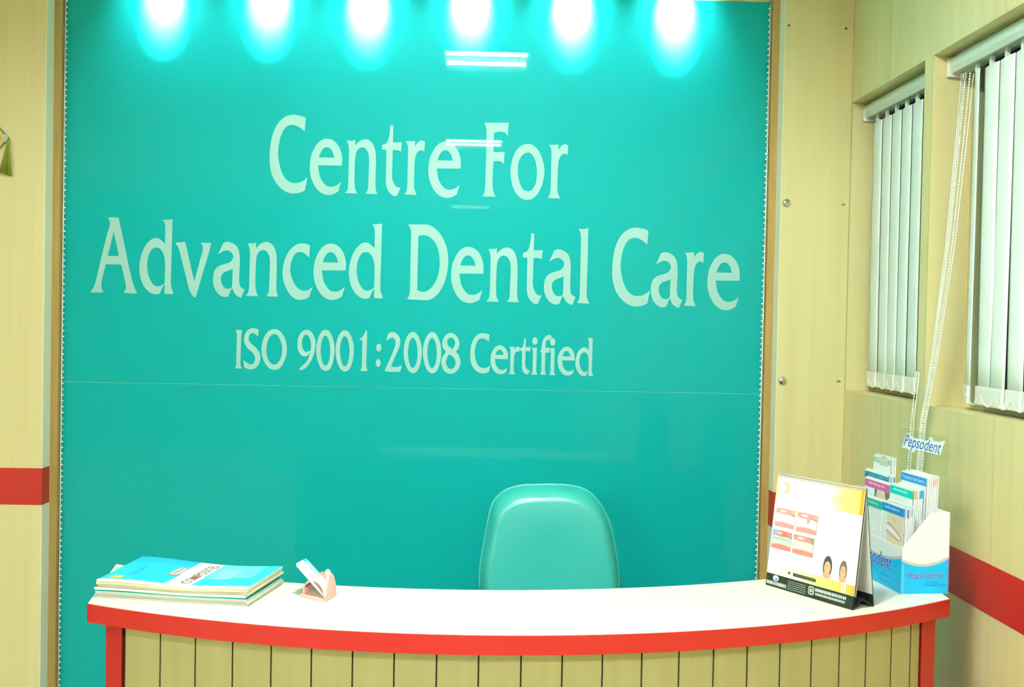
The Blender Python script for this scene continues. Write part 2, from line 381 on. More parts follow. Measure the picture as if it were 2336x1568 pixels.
glyph('D', (880, 500), S1, [(405,95,1),(550,97),(700,97),(780,110),(880,170),(970,260),(1050,400),(1100,560),(1118,750),(1100,940),(1050,1130),(970,1290),(880,1390),(790,1440),(710,1450),(550,1445),(380,1435,1),(420,1360),(435,1250),(440,900),(450,450),(455,250),(440,170)], [(583,298,1),(660,288),(740,300),(820,350),(900,450),(945,580),(965,750),(955,920),(910,1080),(830,1210),(740,1285),(650,1302),(562,1272,1),(570,900),(578,500)])
glyph('l', (1180, 510), S1, [(1098,95,1),(1180,100),(1225,95),(1270,80,1),(1265,300),(1258,700),(1245,1100),(1240,1270),(1255,1350),(1288,1432,1),(1180,1430),(1072,1420,1),(1110,1350),(1120,1200),(1128,900),(1135,500),(1140,250),(1130,170)])
S3 = 13.066
glyph('I', (530, 740), S3, [(98,178,1),(200,172),(300,178,1),(272,280),(262,450),(255,700),(245,1000),(240,1180),(255,1250),(290,1315,1),(180,1322),(70,1312,1),(110,1240),(118,1050),(125,750),(135,450),(135,290)])
glyph('S', (530, 740), S3, [(785,165,1),(700,130),(610,118),(520,140),(430,210),(375,310),(350,430),(360,540),(400,640),(460,715),(560,810),(640,900),(680,1000),(675,1080),(640,1150),(590,1190),(530,1192),(460,1165),(330,1075,1),(340,1160),(355,1285,1),(440,1325),(540,1348),(640,1330),(740,1255),(800,1160),(835,1030),(830,920),(790,810),(700,700),(600,610),(520,530),(490,440),(495,360),(530,300),(600,262),(660,280),(770,360,1)])
glyph('O', (530, 740), S3, [(1250,148),(1350,165),(1450,240),(1540,370),(1600,530),(1625,720),(1605,920),(1550,1100),(1460,1260),(1360,1340),(1255,1362),(1150,1340),(1040,1250),(950,1110),(890,940),(868,750),(890,560),(950,380),(1040,240),(1140,170)], [(1255,290),(1330,315),(1400,410),(1450,520),(1480,640),(1488,760),(1470,920),(1420,1060),(1340,1170),(1255,1205),(1170,1180),(1090,1090),(1040,970),(1015,830),(1018,700),(1040,560),(1090,420),(1170,320)])
glyph('9', (670, 740), S3, [(390,165),(470,185),(550,260),(610,370),(645,490),(650,640),(625,800),(580,950),(510,1110),(420,1240),(330,1320),(240,1368),(165,1362,1),(210,1275),(300,1200),(380,1110),(440,1010),(486,855,1),(468,850,1),(425,930),(330,962),(240,935),(170,850),(125,740),(112,600),(125,450),(170,320),(250,220),(330,175)], [(375,308),(430,345),(480,430),(510,540),(518,680),(498,800,1),(470,790,1),(420,815),(355,825),(300,780),(260,700),(240,580),(255,460),(300,355)])
glyph('0', (670, 740), S3, [(945,165),(1030,190),(1110,290),(1170,430),(1210,600),(1220,790),(1200,990),(1150,1190),(1080,1330),(1000,1385),(945,1393),(880,1375),(800,1290),(735,1150),(690,970),(672,800),(685,600),(725,430),(790,280),(870,190)], [(950,340),(1000,375),(1045,470),(1075,600),(1090,770),(1080,950),(1050,1100),(1000,1200),(945,1240),(890,1200),(845,1090),(815,940),(803,770),(820,590),(855,450),(900,365)])
glyph('1', (800, 740), S3, [(455,185,1),(490,200,1),(490,400),(475,750),(468,1050),(465,1250),(505,1390,1),(400,1400),(285,1385,1),(330,1280),(338,1000),(345,700),(350,500,1),(330,478),(245,460,1),(340,390),(400,300)])
glyph('2', (800, 740), S3, [(1110,300,1),(1160,250),(1245,235),(1330,255),(1410,320),(1465,420),(1480,540),(1450,680),(1390,820),(1320,980),(1205,1250,1),(1280,1278),(1370,1278),(1440,1255),(1530,1235,1),(1475,1415,1),(1300,1422),(1130,1415),(1010,1388,1),(1080,1230),(1180,1010),(1260,820),(1320,660),(1335,550),(1320,460),(1280,408),(1235,402),(1160,435),(1060,490,1)])
glyph('8', (930, 740), S3, [(1290,262),(1370,285),(1450,350),(1510,440),(1540,560),(1525,680),(1480,770),(1435,815,1),(1500,890),(1550,1000),(1575,1130),(1555,1250),(1490,1370),(1390,1450),(1270,1475),(1160,1445),(1070,1360),(1010,1210),(1005,1090),(1040,970),(1090,890),(1145,830,1),(1080,750),(1035,640),(1035,520),(1075,410),(1140,320),(1220,272)], [(1290,400),(1350,420),(1400,490),(1412,570),(1385,670),(1335,748,1),(1260,690),(1200,620),(1180,540),(1195,460),(1235,412)], [(1240,900,1),(1330,960),(1400,1040),(1430,1140),(1410,1240),(1360,1310),(1285,1335),(1210,1300),(1160,1220),(1143,1130),(1160,1030),(1195,955)])
S4 = 12.978
glyph('dotless_i', (1190, 750), S4, [(300,570,1),(380,568),(445,553,1),(450,700),(440,950),(435,1200),(440,1280),(472,1360,1),(380,1368),(280,1355,1),(320,1270),(328,1000),(335,720),(325,640)])
glyph('f', (1190, 750), S4, [(900,225,1),(850,195),(800,190),(740,210),(660,290),(615,400),(598,520),(590,600,1),(548,690,1),(592,710,1),(588,950),(585,1200),(575,1290),(540,1355,1),(640,1370),(725,1365,1),(700,1280),(690,1150),(698,900),(700,715,1),(800,712),(825,690,1),(830,575,1),(700,562,1),(710,450),(735,360),(770,335),(830,345,1)])
GL[':a'] = [[(800+x/S3, 740+y/S3) for x, y in ell(838, 697, 80, 122)]]
GL[':b'] = [[(800+x/S3, 740+y/S3) for x, y in ell(820, 1158, 76, 120)]]
GL['dot'] = [[(1190+x/S4, 750+y/S4) for x, y in ell(393, 365, 80, 115)]]
def place(mb, ch, dx=0, dy=0, box=None, w0=None, dz=0):
    loops = GL[ch]
    xs = [p[0] for p in loops[0]]; ys = [p[1] for p in loops[0]]
    if box:
        x0, x1, y0, y1 = min(xs), max(xs), min(ys), max(ys)
        f = lambda p: (box[0]+(p[0]-x0)/(x1-x0)*(box[1]-box[0]), box[2]+(p[1]-y0)/(y1-y0)*(box[3]-box[2]))
    else: f = lambda p: (p[0]+dx, p[1]+dy)
    mb.poly([[Py(*f(p), YL-dz) for p in L] for L in loops])
b = MB()
for ch, dx, dy in (('C',0,0),('e',0,0),('n',0,0),('t',0,0),('r',0,0),('e',270.5,6.7),('F',0,0),('o',0,0),('r',327,8.3)): place(b, ch, dx, dy)
b.build('lettering', LETTER, gp)['label'] = 'pale lettering reading Centre For'
b = MB()
for ch, dx, dy in (('A',0,0),('d',0,0),('v',0,0),('a',0,0),('n',-226.1,234.3),('c',0,0),('e',8.7,239.5),('d',478,10.2),('D',0,0),('e',322.3,246.8),('n',323,247.1),('t',321.3,246.4),('a',755,17.2),('l',0,0),('C',781.5,257.7),('a',998.6,23.8),('r',636.6,254),('e',906.9,262.8)): place(b, ch, dx, dy)
b.build('lettering', LETTER, gp)['label'] = 'pale lettering reading Advanced Dental Care'
b = MB()
for ch in ('I','S','O','9','0','1','2','8',':a',':b'): place(b, ch)
for dx, dy in ((44, 1.2), (199.2, 4.9), (243.2, 5.5)): place(b, '0', dx, dy)
z3 = lambda x: 1060+x/13.066
y3 = lambda y: 745+y/13.066
place(b, 'C', box=(z3(165), z3(760), y3(203), y3(1403)))
place(b, 'e', box=(z3(770), z3(1290), y3(563), y3(1425)))
place(b, 'r', box=(z3(1310), z3(1638), y3(600), y3(1430)))
place(b, 't', box=(1185.5, 1210.4, 750+290/S4, 750+1360/S4))
place(b, 'dotless_i'); place(b, 'dot'); place(b, 'f', dz=.0001)
place(b, 'dotless_i', 528/S4, 14/S4); place(b, 'dot', 525/S4, 27/S4)
place(b, 'e', box=(1190+1065/S4, 1190+1570/S4, 750+540/S4, 750+1390/S4))
place(b, 'd', box=(1190+1590/S4, 1190+2118/S4, 750+270/S4, 750+1410/S4))
b.build('lettering', LETTER, gp)['label'] = 'pale lettering reading ISO 9001:2008 Certified'
# beaded piping down both edges of the glass
for x, who in ((XG0+.001, 'left'), (XG1-.001, 'right')):
    b = MB(); b.tube([(x, YG-.004, .02), (x, YG-.004, 2.61)], .0022, 6)
    for k in range(142):
        b.ball((x+(.0035 if who == 'left' else -.0035), YG-.005, .03+k*.0182), .0042, 0, 6, 4, (1.1, .8, .8))
    tag(b.build('beaded_piping', WHITE), 'white beaded piping down the %s edge of the teal glass' % who, 'piping', 'beaded piping beside the teal glass')

# ------------------------------------------------------------------ ceiling spotlights over the glass
SPX = ((372, 95), (612, 98), (838, 115), (1072, 113), (1305, 122), (1540, 130))
for i, (px, py) in enumerate(SPX):
    low = Py(px, py, YG)
    tgt = low + Vector((0, 0, .13))
    src = tgt + Vector((0, -.15, .20))
    where = ('leftmost', 'second from left', 'third from left', 'fourth from left', 'fifth from left', 'rightmost')[i]
    t = thing('spotlight', (src.x, src.y, ZSOF), '%s of six small ceiling spotlights washing the teal glass' % where, 'spotlight', 'spotlights over the teal glass')
    ax = (tgt-src).normalized()
    b = MB(); b.lathe(src-ax*.055, [(.012, 0), (.026, .004), (.033, .05), (.036, .066), (.032, .066), (.029, .045)], 20, ax)
    b.build('housing', WHITE, t)
    b = MB(); b.lathe((src.x, src.y, ZSOF-.030), [(.012, -.04), (.012, .018), (.036, .018), (.036, .030)], 20); b.build('ceiling_mount', WHITE, t)
    b = MB(); b.lathe(src-ax*.006, [(.029, 0), (.029, .003)], 20, ax); b.build('lens', LENS, t)
    for nm, en, ang, bl in (('spot_beam', SPOT_W, 34, 1.0), ('spot_spill', SPILL_W, 82, 1.0)):
        ld = bpy.data.lights.new(nm, 'SPOT'); ld.energy = en; ld.color = SPOT_COL
        ld.spot_size = math.radians(ang); ld.spot_blend = bl; ld.shadow_soft_size = .015
        lo = bpy.data.objects.new(nm, ld); COL.objects.link(lo); lo.parent = t
        lo.location = src+ax*.014-ORG[t.name]; lo.rotation_euler = ax.to_track_quat('-Z', 'Y').to_euler()

# ------------------------------------------------------------------ louvred ceiling lights
def louvre(cx, cy, w, d, label, along='x', lift=.024):
    z = 2.9
    t = thing('ceiling_light', (cx, cy, ZCEIL), label, 'ceiling light', 'louvred ceiling lights')
    b = MB(); r = .012
    b.box((cx-w/2-r, cy-d/2-r, z), (cx-w/2, cy+d/2+r, ZCEIL)); b.box((cx+w/2, cy-d/2-r, z), (cx+w/2+r, cy+d/2+r, ZCEIL))
    b.box((cx-w/2, cy-d/2-r, z), (cx+w/2, cy-d/2, ZCEIL)); b.box((cx-w/2, cy+d/2, z), (cx+w/2, cy+d/2+r, ZCEIL))
    b.box((cx-w/2, cy-d/2, ZCEIL-.012), (cx+w/2, cy+d/2, ZCEIL)); b.build('housing', WHITE, t)
    b = MB()
    n = 9 if along == 'x' else 3
    for k in range(1, n):
        x = cx-w/2+w*k/n; b.box((x-.0012, cy-d/2, z), (x+.0012, cy+d/2, z+.014))
    b.box((cx-w/2, cy-.003, z), (cx+w/2, cy+.003, z+.02))
    b.build('louvre', CHROME, t)
    for s in (-1, 1):
        b = MB(); y = cy+s*d*.25; x = cx+s*w*.25
        b.tube([(cx-w/2+.01, y, z+lift), (cx+w/2-.01, y, z+lift)] if along == 'x' else [(x, cy-d/2+.01, z+lift), (x, cy+d/2-.01, z+lift)], .019, 12); b.build('tube', LAMP, t)
def mirror(px, py):
    p = Pz(px, py, 2.92); return p.x, 2*YG-p.y
x1, y1 = mirror(1110, 132); x2, y2 = mirror(1081, 323)
louvre(x1, y1, .42, .40, 'louvred ceiling light with two tubes, the nearer one mirrored in the teal glass')
louvre(x2, y2, .42, .36, 'louvred ceiling light mirrored in the teal glass over the word For')
louvre(-4.0, -1.6, .60, .5, 'added unseen long louvred ceiling light off to the left of the room', 'y')  # added lamp to brighten the right wall, set outside the glass reflection
louvre(-4.6, -4.2, .60, .7, 'added unseen long louvred ceiling light at the rear left of the room', 'y')  # second added lamp, unseen, more fill from the left rear
louvre(-.15, -5.8, .42, .40, 'louvred ceiling light at the far rear of the room', 'x', .072)

# ------------------------------------------------------------------ reception counter
ZT, TH = 1.025, .036
CF, RF = Vector((.0197, 3.7340)), 1.7446
CB, RB = Vector((-.0140, 4.0722)), 1.7506
FL, FR, BL, BR = Vector((-.766, 2.175)), Vector((1.008, 2.299)), Vector((-.824, 2.517)), Vector((1.03, 2.66))
def arc(c, r, xa, xb, n):
    return [Vector((xa+(xb-xa)*k/n, c.y-math.sqrt(r*r-(xa+(xb-xa)*k/n-c.x)**2))) for k in range(n+1)]
front = arc(CF, RF, FL.x, FR.x, 48); back = arc(CB, RB, BR.x, BL.x, 40)
ctr = thing('reception_counter', (.1, 2.3, 0), 'curved reception counter with cream top, red edge and pale planked front', 'counter')
loop = [(p.x, p.y, ZT) for p in front]+[(p.x, p.y, ZT) for p in back]
b = MB(); b.prism(loop, (0, 0, -TH), 0)
b.build('countertop', TOPLAM, ctr)
b = MB()                                            # red edge band round the front
e = .0025
ns = [(p-CF).normalized() for p in front]
out = [p+n*e for p, n in zip(front, ns)]
for i in range(48):
    b.prism([(front[i].x, front[i].y, ZT-.001), (front[i+1].x, front[i+1].y, ZT-.001), (out[i+1].x, out[i+1].y, ZT-.001), (out[i].x, out[i].y, ZT-.001)], (0, 0, -TH))
for p, q, s in ((FL, BL, -1), (FR, BR, 1)):
    b.prism([(p.x, p.y-.0025, ZT-.001), (q.x, q.y, ZT-.001), (q.x+s*.0006, q.y, ZT-.001), (p.x+s*.0006, p.y-.0025, ZT-.001)], (0, 0, -TH))
b.build('edge_band', RED, ctr, merge=False)['label'] = 'red edge band'
RP = RF-.035                                        # face of the planked front
def on_face(px, R=RP, z=.93):
    lo, hi = -1.2, 1.2
    for _ in range(50):
        m = (lo+hi)/2
        if proj((m, CF.y-math.sqrt(R*R-(m-CF.x)**2), z))[0] < px: lo = m
        else: hi = m
    return lo
ZU = ZT-TH
xl0, xl1, xr0, xr1 = on_face(243), on_face(279), on_face(2101), on_face(2131)
for x0, x1 in ((xl0, xl1), (xr0, xr1)):
    b = MB()
    y0 = CF.y-math.sqrt(RP*RP-(x0-CF.x)**2)-.004; y1 = CF.y-math.sqrt(RP*RP-(x1-CF.x)**2)-.004
    b.prism([(x0, y0, 0), (x1, y1, 0), (x1, max(y0, y1)+.26, 0), (x0, max(y0, y1)+.26, 0)], (0, 0, ZU))
    b.build('end_panel', RED, ctr)['label'] = 'red upright end panel'
b = MB()
joints = [xl1+.004]+[on_face(x) for x in (364, 444, 529, 617, 709, 803, 898, 995, 1091, 1188, 1282, 1374, 1464, 1549, 1628, 1705, 1780, 1852, 1916, 1977, 2035, 2079)]+[xr0-.001]
fy = lambda x, R: CF.y-math.sqrt(R*R-(x-CF.x)**2)
for i in range(len(joints)-1):
    a, c = joints[i], joints[i+1]; g = .0016
    xs = [a+g+(c-a-2*g)*k/3 for k in range(4)]
    b.prism([(x, fy(x, RP-.004), 0) for x in xs]+[(x, fy(x, RP-.018), 0) for x in xs[::-1]], (0, 0, ZU-.0005), 0)
xs = [xl1+(xr0-xl1)*k/40 for k in range(41)]
b.prism([(x, fy(x, RP-.0095), 0) for x in xs]+[(x, fy(x, RP-.022), 0) for x in xs[::-1]], (0, 0, ZU-.001), 1)
b.build('planked_front', [PLANK, GROOVE], ctr)

# ------------------------------------------------------------------ office chair
YCH = 3.29
ol = [(240,1385),(235,1150),(255,980),(280,850),(330,580),(365,420),(400,340),(450,270),(560,195),(720,150),(900,140),(1080,138),(1280,145),(1450,180),(1530,225),(1600,280),(1700,420),(1780,600),(1835,850),(1870,1080),(1885,1375)]
OL = [Py(1050+x/5.2275, 1080+y/5.2275, YCH) for x, y in ol]
cxx = (OL[0].x+OL[-1].x)/2
OL = [Vector((p.x, p.z)) for p in OL]
zb = .55
OL += [Vector((OL[-1].x-.012, .71)), Vector((OL[20].x-.045, .62)), Vector((cxx+.10, zb)), Vector((cxx-.10, zb)), Vector((OL[0].x+.045, .62)), Vector((OL[0].x+.012, .71))]
def smooth_loop(L, k=3):
    n = len(L); o = []
    for i in range(n):
        p0, p1, p2, p3 = L[i-1], L[i], L[(i+1) % n], L[(i+2) % n]
        for j in range(k):
            t = j/k
            o.append(.5*((2*p1)+(p2-p0)*t+(2*p0-5*p1+4*p2-p3)*t*t+(3*p1-p0-3*p2+p3)*t**3))
    return o
OLS = smooth_loop(OL)
zc = (max(p.y for p in OL)+zb)/2
def pad(mb, prof, rec=.06):
    """rings of the outline: (scale, depth)"""
    n = len(OLS); vs = []; fs = []
    for s, dy in prof:
        for p in OLS:
            w, hgt = .21, .27
            x = cxx+(p.x-cxx)*(1-(1-s)*1.0); z = zc+(p.y-zc)*s
            vs.append(Vector((x, YCH+dy+(z-1.1)*rec, z)))
    m = len(prof)
    for i in range(m-1):
        for k in range(n): fs.append((i*n+k, i*n+(k+1) % n, (i+1)*n+(k+1) % n, (i+1)*n+k))
    fs.append(tuple((m-1)*n+k for k in range(n)))
    mb.mesh(vs, fs, 0, smooth=True)
ch = thing('office_chair', (cxx, 3.05, 0), 'teal vinyl office chair with rounded backrest standing behind the counter', 'chair')
b = MB(); pad(b, [(1-.16*(math.cos(math.radians(32))-math.cos(math.radians(32+58*q/9)))/math.cos(math.radians(32)), -.056*(math.sin(math.radians(32+58*q/9))-.53)/.47) for q in range(10)]+[(.55, -.055), (.35, -.052), (.15, -.050), (.01, -.050)]); bk = b.build('backrest', UPH, ch)
b = MB(); pad(b, [(.998, .006), (.99, .02), (.95, .032), (.8, .042), (.4, .046), (.02, .046)]); b.build('rear_shell', UPH2, bk)
b = MB()
b.tube([Vector((p.x, YCH+.003+(p.y-1.1)*.06, p.y)) for p in OLS]+[Vector((OLS[0].x, YCH+.003+(OLS[0].y-1.1)*.06, OLS[0].y))], .0042, 6); b.build('piping', UPH, bk)
b = MB(); n = 36
def sup(a, w, d): return Vector((w*math.copysign(abs(math.cos(a))**.55, math.cos(a)), d*math.copysign(abs(math.sin(a))**.55, math.sin(a)), 0))
rings = [(.93, .43), (1, .45), (1, .485), (.95, .505), (.8, .515), (.3, .51)]
vs = [Vector((cxx, 3.04, z))+sup(2*math.pi*k/n, .23*s, .215*s) for s, z in rings for k in range(n)]
fs = [(i*n+k, i*n+(k+1) % n, (i+1)*n+(k+1) % n, (i+1)*n+k) for i in range(len(rings)-1) for k in range(n)]+[tuple(range(n))[::-1], tuple((len(rings)-1)*n+k for k in range(n))]
b.mesh(vs, fs, smooth=True); b.build('seat', UPH, ch)
b = MB(); b.tube([(cxx, 3.06, .425), (cxx, 3.25, .42), (cxx, 3.325, .47), (cxx, 3.33, .62), (cxx, 3.335, .8)], .016, 10); b.build('back_bracket', DARK, ch)
b = MB(); b.lathe((cxx, 3.04, .06), [(.03, 0), (.03, .2), (.018, .2), (.018, .36), (.07, .365), (.07, .38)], 20); b.build('gas_column', STEEL, ch)
b = MB()
for k in range(5):
    a = math.pi/2+2*math.pi*k/5; d = Vector((math.cos(a), math.sin(a), 0))
    b.tube([Vector((cxx, 3.04, .105)), Vector((cxx, 3.04, .1))+d*.15, Vector((cxx, 3.04, .078))+d*.26], [.024, .02, .014], 8)
b.build('star_base', DARK, ch)
for k in range(5):
    a = math.pi/2+2*math.pi*k/5; d = Vector((math.cos(a), math.sin(a), 0)); s = Vector((-d.y, d.x, 0))
    b = MB(); o = Vector((cxx, 3.04, .027))+d*.26
    for q in (-1, 1): b.lathe(o+s*(q*.013-.008), [(.02, 0), (.027, .003), (.027, .013), (.02, .016)], 16, s)
    b.tube([o+Vector((0, 0, 0)), o+Vector((0, 0, .05))], .007, 8); b.build('caster', DARK, ch)

# ------------------------------------------------------------------ vertical blinds
def blind(y0, y1, label, who, npitch, phase):
    xb = 1.188
    t = thing('vertical_blind', (xb, y1, Z_HEAD), label, 'blind')
    zr = Z_HEAD-.012
    b = MB()
    prof = [(-.022, 0), (-.022, -.022), (-.017, -.036), (-.008, -.036), (-.008, -.030), (.008, -.030), (.008, -.036), (.022, -.036), (.022, 0)]
    b.prism([(xb+a, y0+.012, zr+c) for a, c in prof], (0, y1-y0-.024, 0))
    b.box((xb-.004, y0+.01, zr), (xb+.004, y1-.01, Z_HEAD))
    b.build('head_rail', ALU, t)
    for ye in (y1-.012, y0+.002):
        b = MB(); b.box((xb-.025, ye, zr-.044), (xb+.025, ye+.010, zr+.003)); b.build('end_cap', WHITE, t)
    y = y1-phase; k = 0
    zt, zb_ = zr-.055, Z_SILL+.028
    th0 = math.radians(-3)
    while y > y0+.05:
        th = th0 if k or who == 'far' else math.radians(-18)
        c = Vector((xb+.002, y, 0)); tv = Vector((-math.sin(th), math.cos(th), 0)); nv = Vector((-math.cos(th), -math.sin(th), 0))
        wv = .0845*(.99+.02*random.random())
        b = MB(); J = 6
        grid = []
        sway = random.uniform(-.004, .004)
        for i in range(9):
            z = zt+(zb_-zt)*i/8
            for j in range(J+1):
                u = j/J-.5
                grid.append(c+tv*(u*wv)+nv*(.004*(1-4*u*u)+sway*(i/8)**2)+Vector((0, 0, z+(0 if 0 < j < J or i else -.0))))
        fs = [(i*(J+1)+j, i*(J+1)+j+1, (i+1)*(J+1)+j+1, (i+1)*(J+1)+j) for i in range(8) for j in range(J)]
        b.mesh(grid, fs, 0, smooth=True)
        b.box((c.x-.004, c.y-.006, zt), (c.x+.004, c.y+.006, zr-.034), 0)
        s = b.build('slat', BLIND, t)
        so = s.modifiers.new('thickness', 'SOLIDIFY'); so.thickness = .0006
        b = MB()
        o = c+nv*(sway)-tv*(wv*.47); b.obox(o+nv*-.003+Vector((0, 0, zb_-.012)), tv*wv*.94, nv*.009, Vector((0, 0, .045)))
        b.build('bottom_weight', WHITE, s, bevel=.002)
        y -= .0755; k += 1
    b = MB()                                        # bead chains that link the weights, front and back edge
    for sgn in (-1, 1):
        yy = y1-phase; pts = []
        while yy-.0755 > y0+.05:
            for q in range(9):
                f = q/9
                pts.append(Vector((xb+sgn*.012-.006, yy-f*.0755+sgn*.03, zb_+.012-.022*4*f*(1-f))))
            yy -= .0755
        b.tube(pts, .0011, 5)
        for p in pts: b.ball(p, .0022, 0, 6, 4)
    b.build('linking_chain', WHITE, t)
    return t
bl1 = blind(W1[0], W1[1], 'narrow white vertical blind in the far window next to the corner', 'far', 8, .064)
bl2 = blind(W2[0], W2[1], 'wide white vertical blind in the near window at right edge', 'near', 22, .118)
# pull cords and bead chains of the near blind, drawn aside over the mullion
def P3(px, py, X): return Px(px, py, X)
top = Vector((1.178, 2.70, 2.235))
def chain_path(dx, sag):
    pts = [P3(2205+dx, 168, 1.176), P3(2190+dx*.9, 330, 1.150), P3(2166+dx*.75, 560, 1.125), P3(2133+dx*.55, 800, 1.112), P3(2120+dx*.45, 880, 1.108), P3(2105+dx*.45, 960, 1.106), P3(2096+dx*.5, 1075, 1.104), P3(2094+dx*.5, 1190, 1.103)]
    return pts
def resample(pts, step):
    out = [pts[0]]; acc = 0
    for a, c in zip(pts, pts[1:]):
        L = (c-a).length; d = step-acc
        while d <= L: out.append(a+(c-a)*(d/L)); d += step
        acc = (L-(d-step))
    return out
for k, dx in enumerate((-2, 8)):
    b = MB(); pts = chain_path(dx, 0); b.tube(pts, .0008, 5)
    for p in resample(pts, .0072): b.ball(p, .0026, 0, 6, 4)
    b.build('bead_chain', WHITE, bl2)
for k, dx in enumerate((-11, -6.5, 16)):
    b = MB(); b.tube(chain_path(dx, 0), .0012, 6); b.build('pull_cord', WHITE, bl2)
for k, dx in enumerate((0, 6)):                     # chain and cord of the far blind
    pts = [P3(2108+dx, 520, 1.150), P3(2100+dx, 700, 1.128), P3(2091+dx, 850, 1.118), P3(2079+dx, 960, 1.112), P3(2070+dx, 1075, 1.108), P3(2064+dx, 1190, 1.106)]
    pts = pts[2:]
    b = MB()
    if k == 0:
        b.tube(pts, .0008, 5)
        for p in resample(pts, .0072): b.ball(p, .0026, 0, 6, 4)
        b.build('bead_chain', WHITE, bl1)
    else:
        b.tube(pts, .0013, 6); b.build('pull_cord', WHITE, bl1)

# ------------------------------------------------------------------ small fixings on the right column
for (px, py), lab in (((1794, 463), 'upper round chrome stud on the pale column right of the glass'), ((1785, 869), 'lower round chrome stud on the pale column right of the glass')):
    p = Py(px, py, YCOL); b = MB(); b.lathe(p, [(.0128, 0), (.0128, .003), (.0105, .006), (.004, .0072), (.0002, .0074)], 24, (0, -1, 0))
    tag(b.build('round_stud', CHROME), lab, 'wall stud', 'chrome studs')
for (px, py), lab in (((1800, 58), 'dark screw high on the column, near the glass'), ((1930, 65), 'dark screw high on the column, near the corner'), ((1924, 467), 'small steel clip on the column edge level with the upper chrome cap'), ((1913, 870), 'small steel clip on the column edge level with the lower chrome cap')):
    p = Py(px, py, YCOL); b = MB(); steel = py > 300
    if steel: b.box((p.x-.006, p.y-.003, p.z-.0018), (p.x+.006, p.y, p.z+.0018)); b.ball((p.x, p.y-.003, p.z), .003, 0, 8, 5)
    else: b.lathe(p, [(.0035, 0), (.0035, .001), (.002, .0018)], 12, (0, -1, 0))
    tag(b.build('clip' if steel else 'screw', STEEL if steel else DARK), lab, 'clip' if steel else 'screw')

# ------------------------------------------------------------------ wall hanging at the left edge
pc = Py(20, 316, YCOL-.006); hw, hh = .085, .10
wh = thing('wall_hanging', (pc.x-hw, YCOL, pc.z), 'diamond shaped patterned wall hanging with olive tassel at left edge', 'wall hanging')
b = MB(); c0 = Vector((pc.x-hw, YCOL-.006, pc.z))
def dia(s, y): return [c0+Vector((hw*s, y, 0)), c0+Vector((0, y, hh*s)), c0+Vector((-hw*s, y, 0)), c0+Vector((0, y, -hh*s))]
b.prism(dia(1, .006), (0, -.006, 0), 0, (.22, .22, .06))
b.poly([dia(.93, -.0004)], 0, (.62, .55, .18))
for s, col in ((.80, (.75, .38, .06)), (.62, (.30, .42, .36)), (.4, (.70, .66, .30))): b.poly([dia(s, -.0006-(1-s)*.001)], 0, col)
b.poly([[c0+Vector((hw*.86+.010*math.cos(a), -.0012, .012*math.sin(a))) for a in [2*math.pi*k/14 for k in range(14)]]], 0, (.42, .52, .45))
b.build('panel', INK, wh)
b = MB(); tp = Vector((pc.x-.001, YCOL-.008, pc.z-.003))
for k in range(40):
    f = k/39; a = random.uniform(-.006, .006)
    bx, bz = -.026+.036*f, -.108+random.uniform(-.004, .004)+.008*(1-f)
    b.tube([tp+Vector((0, a*.2, 0)), tp+Vector((bx*.35, a*.6, bz*.35)), tp+Vector((bx, a, bz))], [.0012, .0016, .0014], 5)
b.lathe(tp+Vector((0, 0, -.02)), [(.004, 0), (.006, .008), (.003, .02)], 10)
b.build('tassel', TASSEL, wh)

# ------------------------------------------------------------------ magazines on the counter
q0, q1, q2 = Pz(219.7, 1364.4, ZT), Pz(565, 1385.5, ZT), Pz(640, 1329, ZT)
mu = (q1-q0); ML = mu.length; mu.normalize()
mv = Vector((-mu.y, mu.x, 0)); MD = .192
def wave(u, v, k):   # paper that does not lie flat
    g = k/6
    return g*(.0022*(1+math.sin(u*7+.6))*(1-.4*v)+.0030*max(0, v-.2)*(1+math.cos(u*5-.4))+.004*max(0, .35-u)*v*2.0)
ths = [.0040, .0038, .0042, .0050, .0036, .0046, .0044]
z0 = ZT+.0004
offs = [(0, 0), (.002, .001), (-.002, -.001), (-.006, .002), (.001, .004), (-.001, .000), (0, 0)]
side = [(.60, .62, .52), (.72, .72, .60), (.66, .68, .58), (.88, .90, .84), (.82, .80, .62), (.84, .76, .46), (.90, .90, .82)]
covers = [(.45, .5, .42), (.6, .62, .55), (.02, .55, .38), (.75, .8, .78), (.8, .75, .6), (.86, .80, .5), None]
mlabels = ['bottom magazine of the stack on the counter, grey page edges', 'second magazine from the bottom of the counter stack', 'third magazine from the bottom of the stack, green back edge', 'thick white edged magazine in the middle of the counter stack', 'thin cream edged magazine, third from top of the stack', 'yellow edged magazine just under the blue covered one', 'blue covered magazine on top of the stack with a white title band']
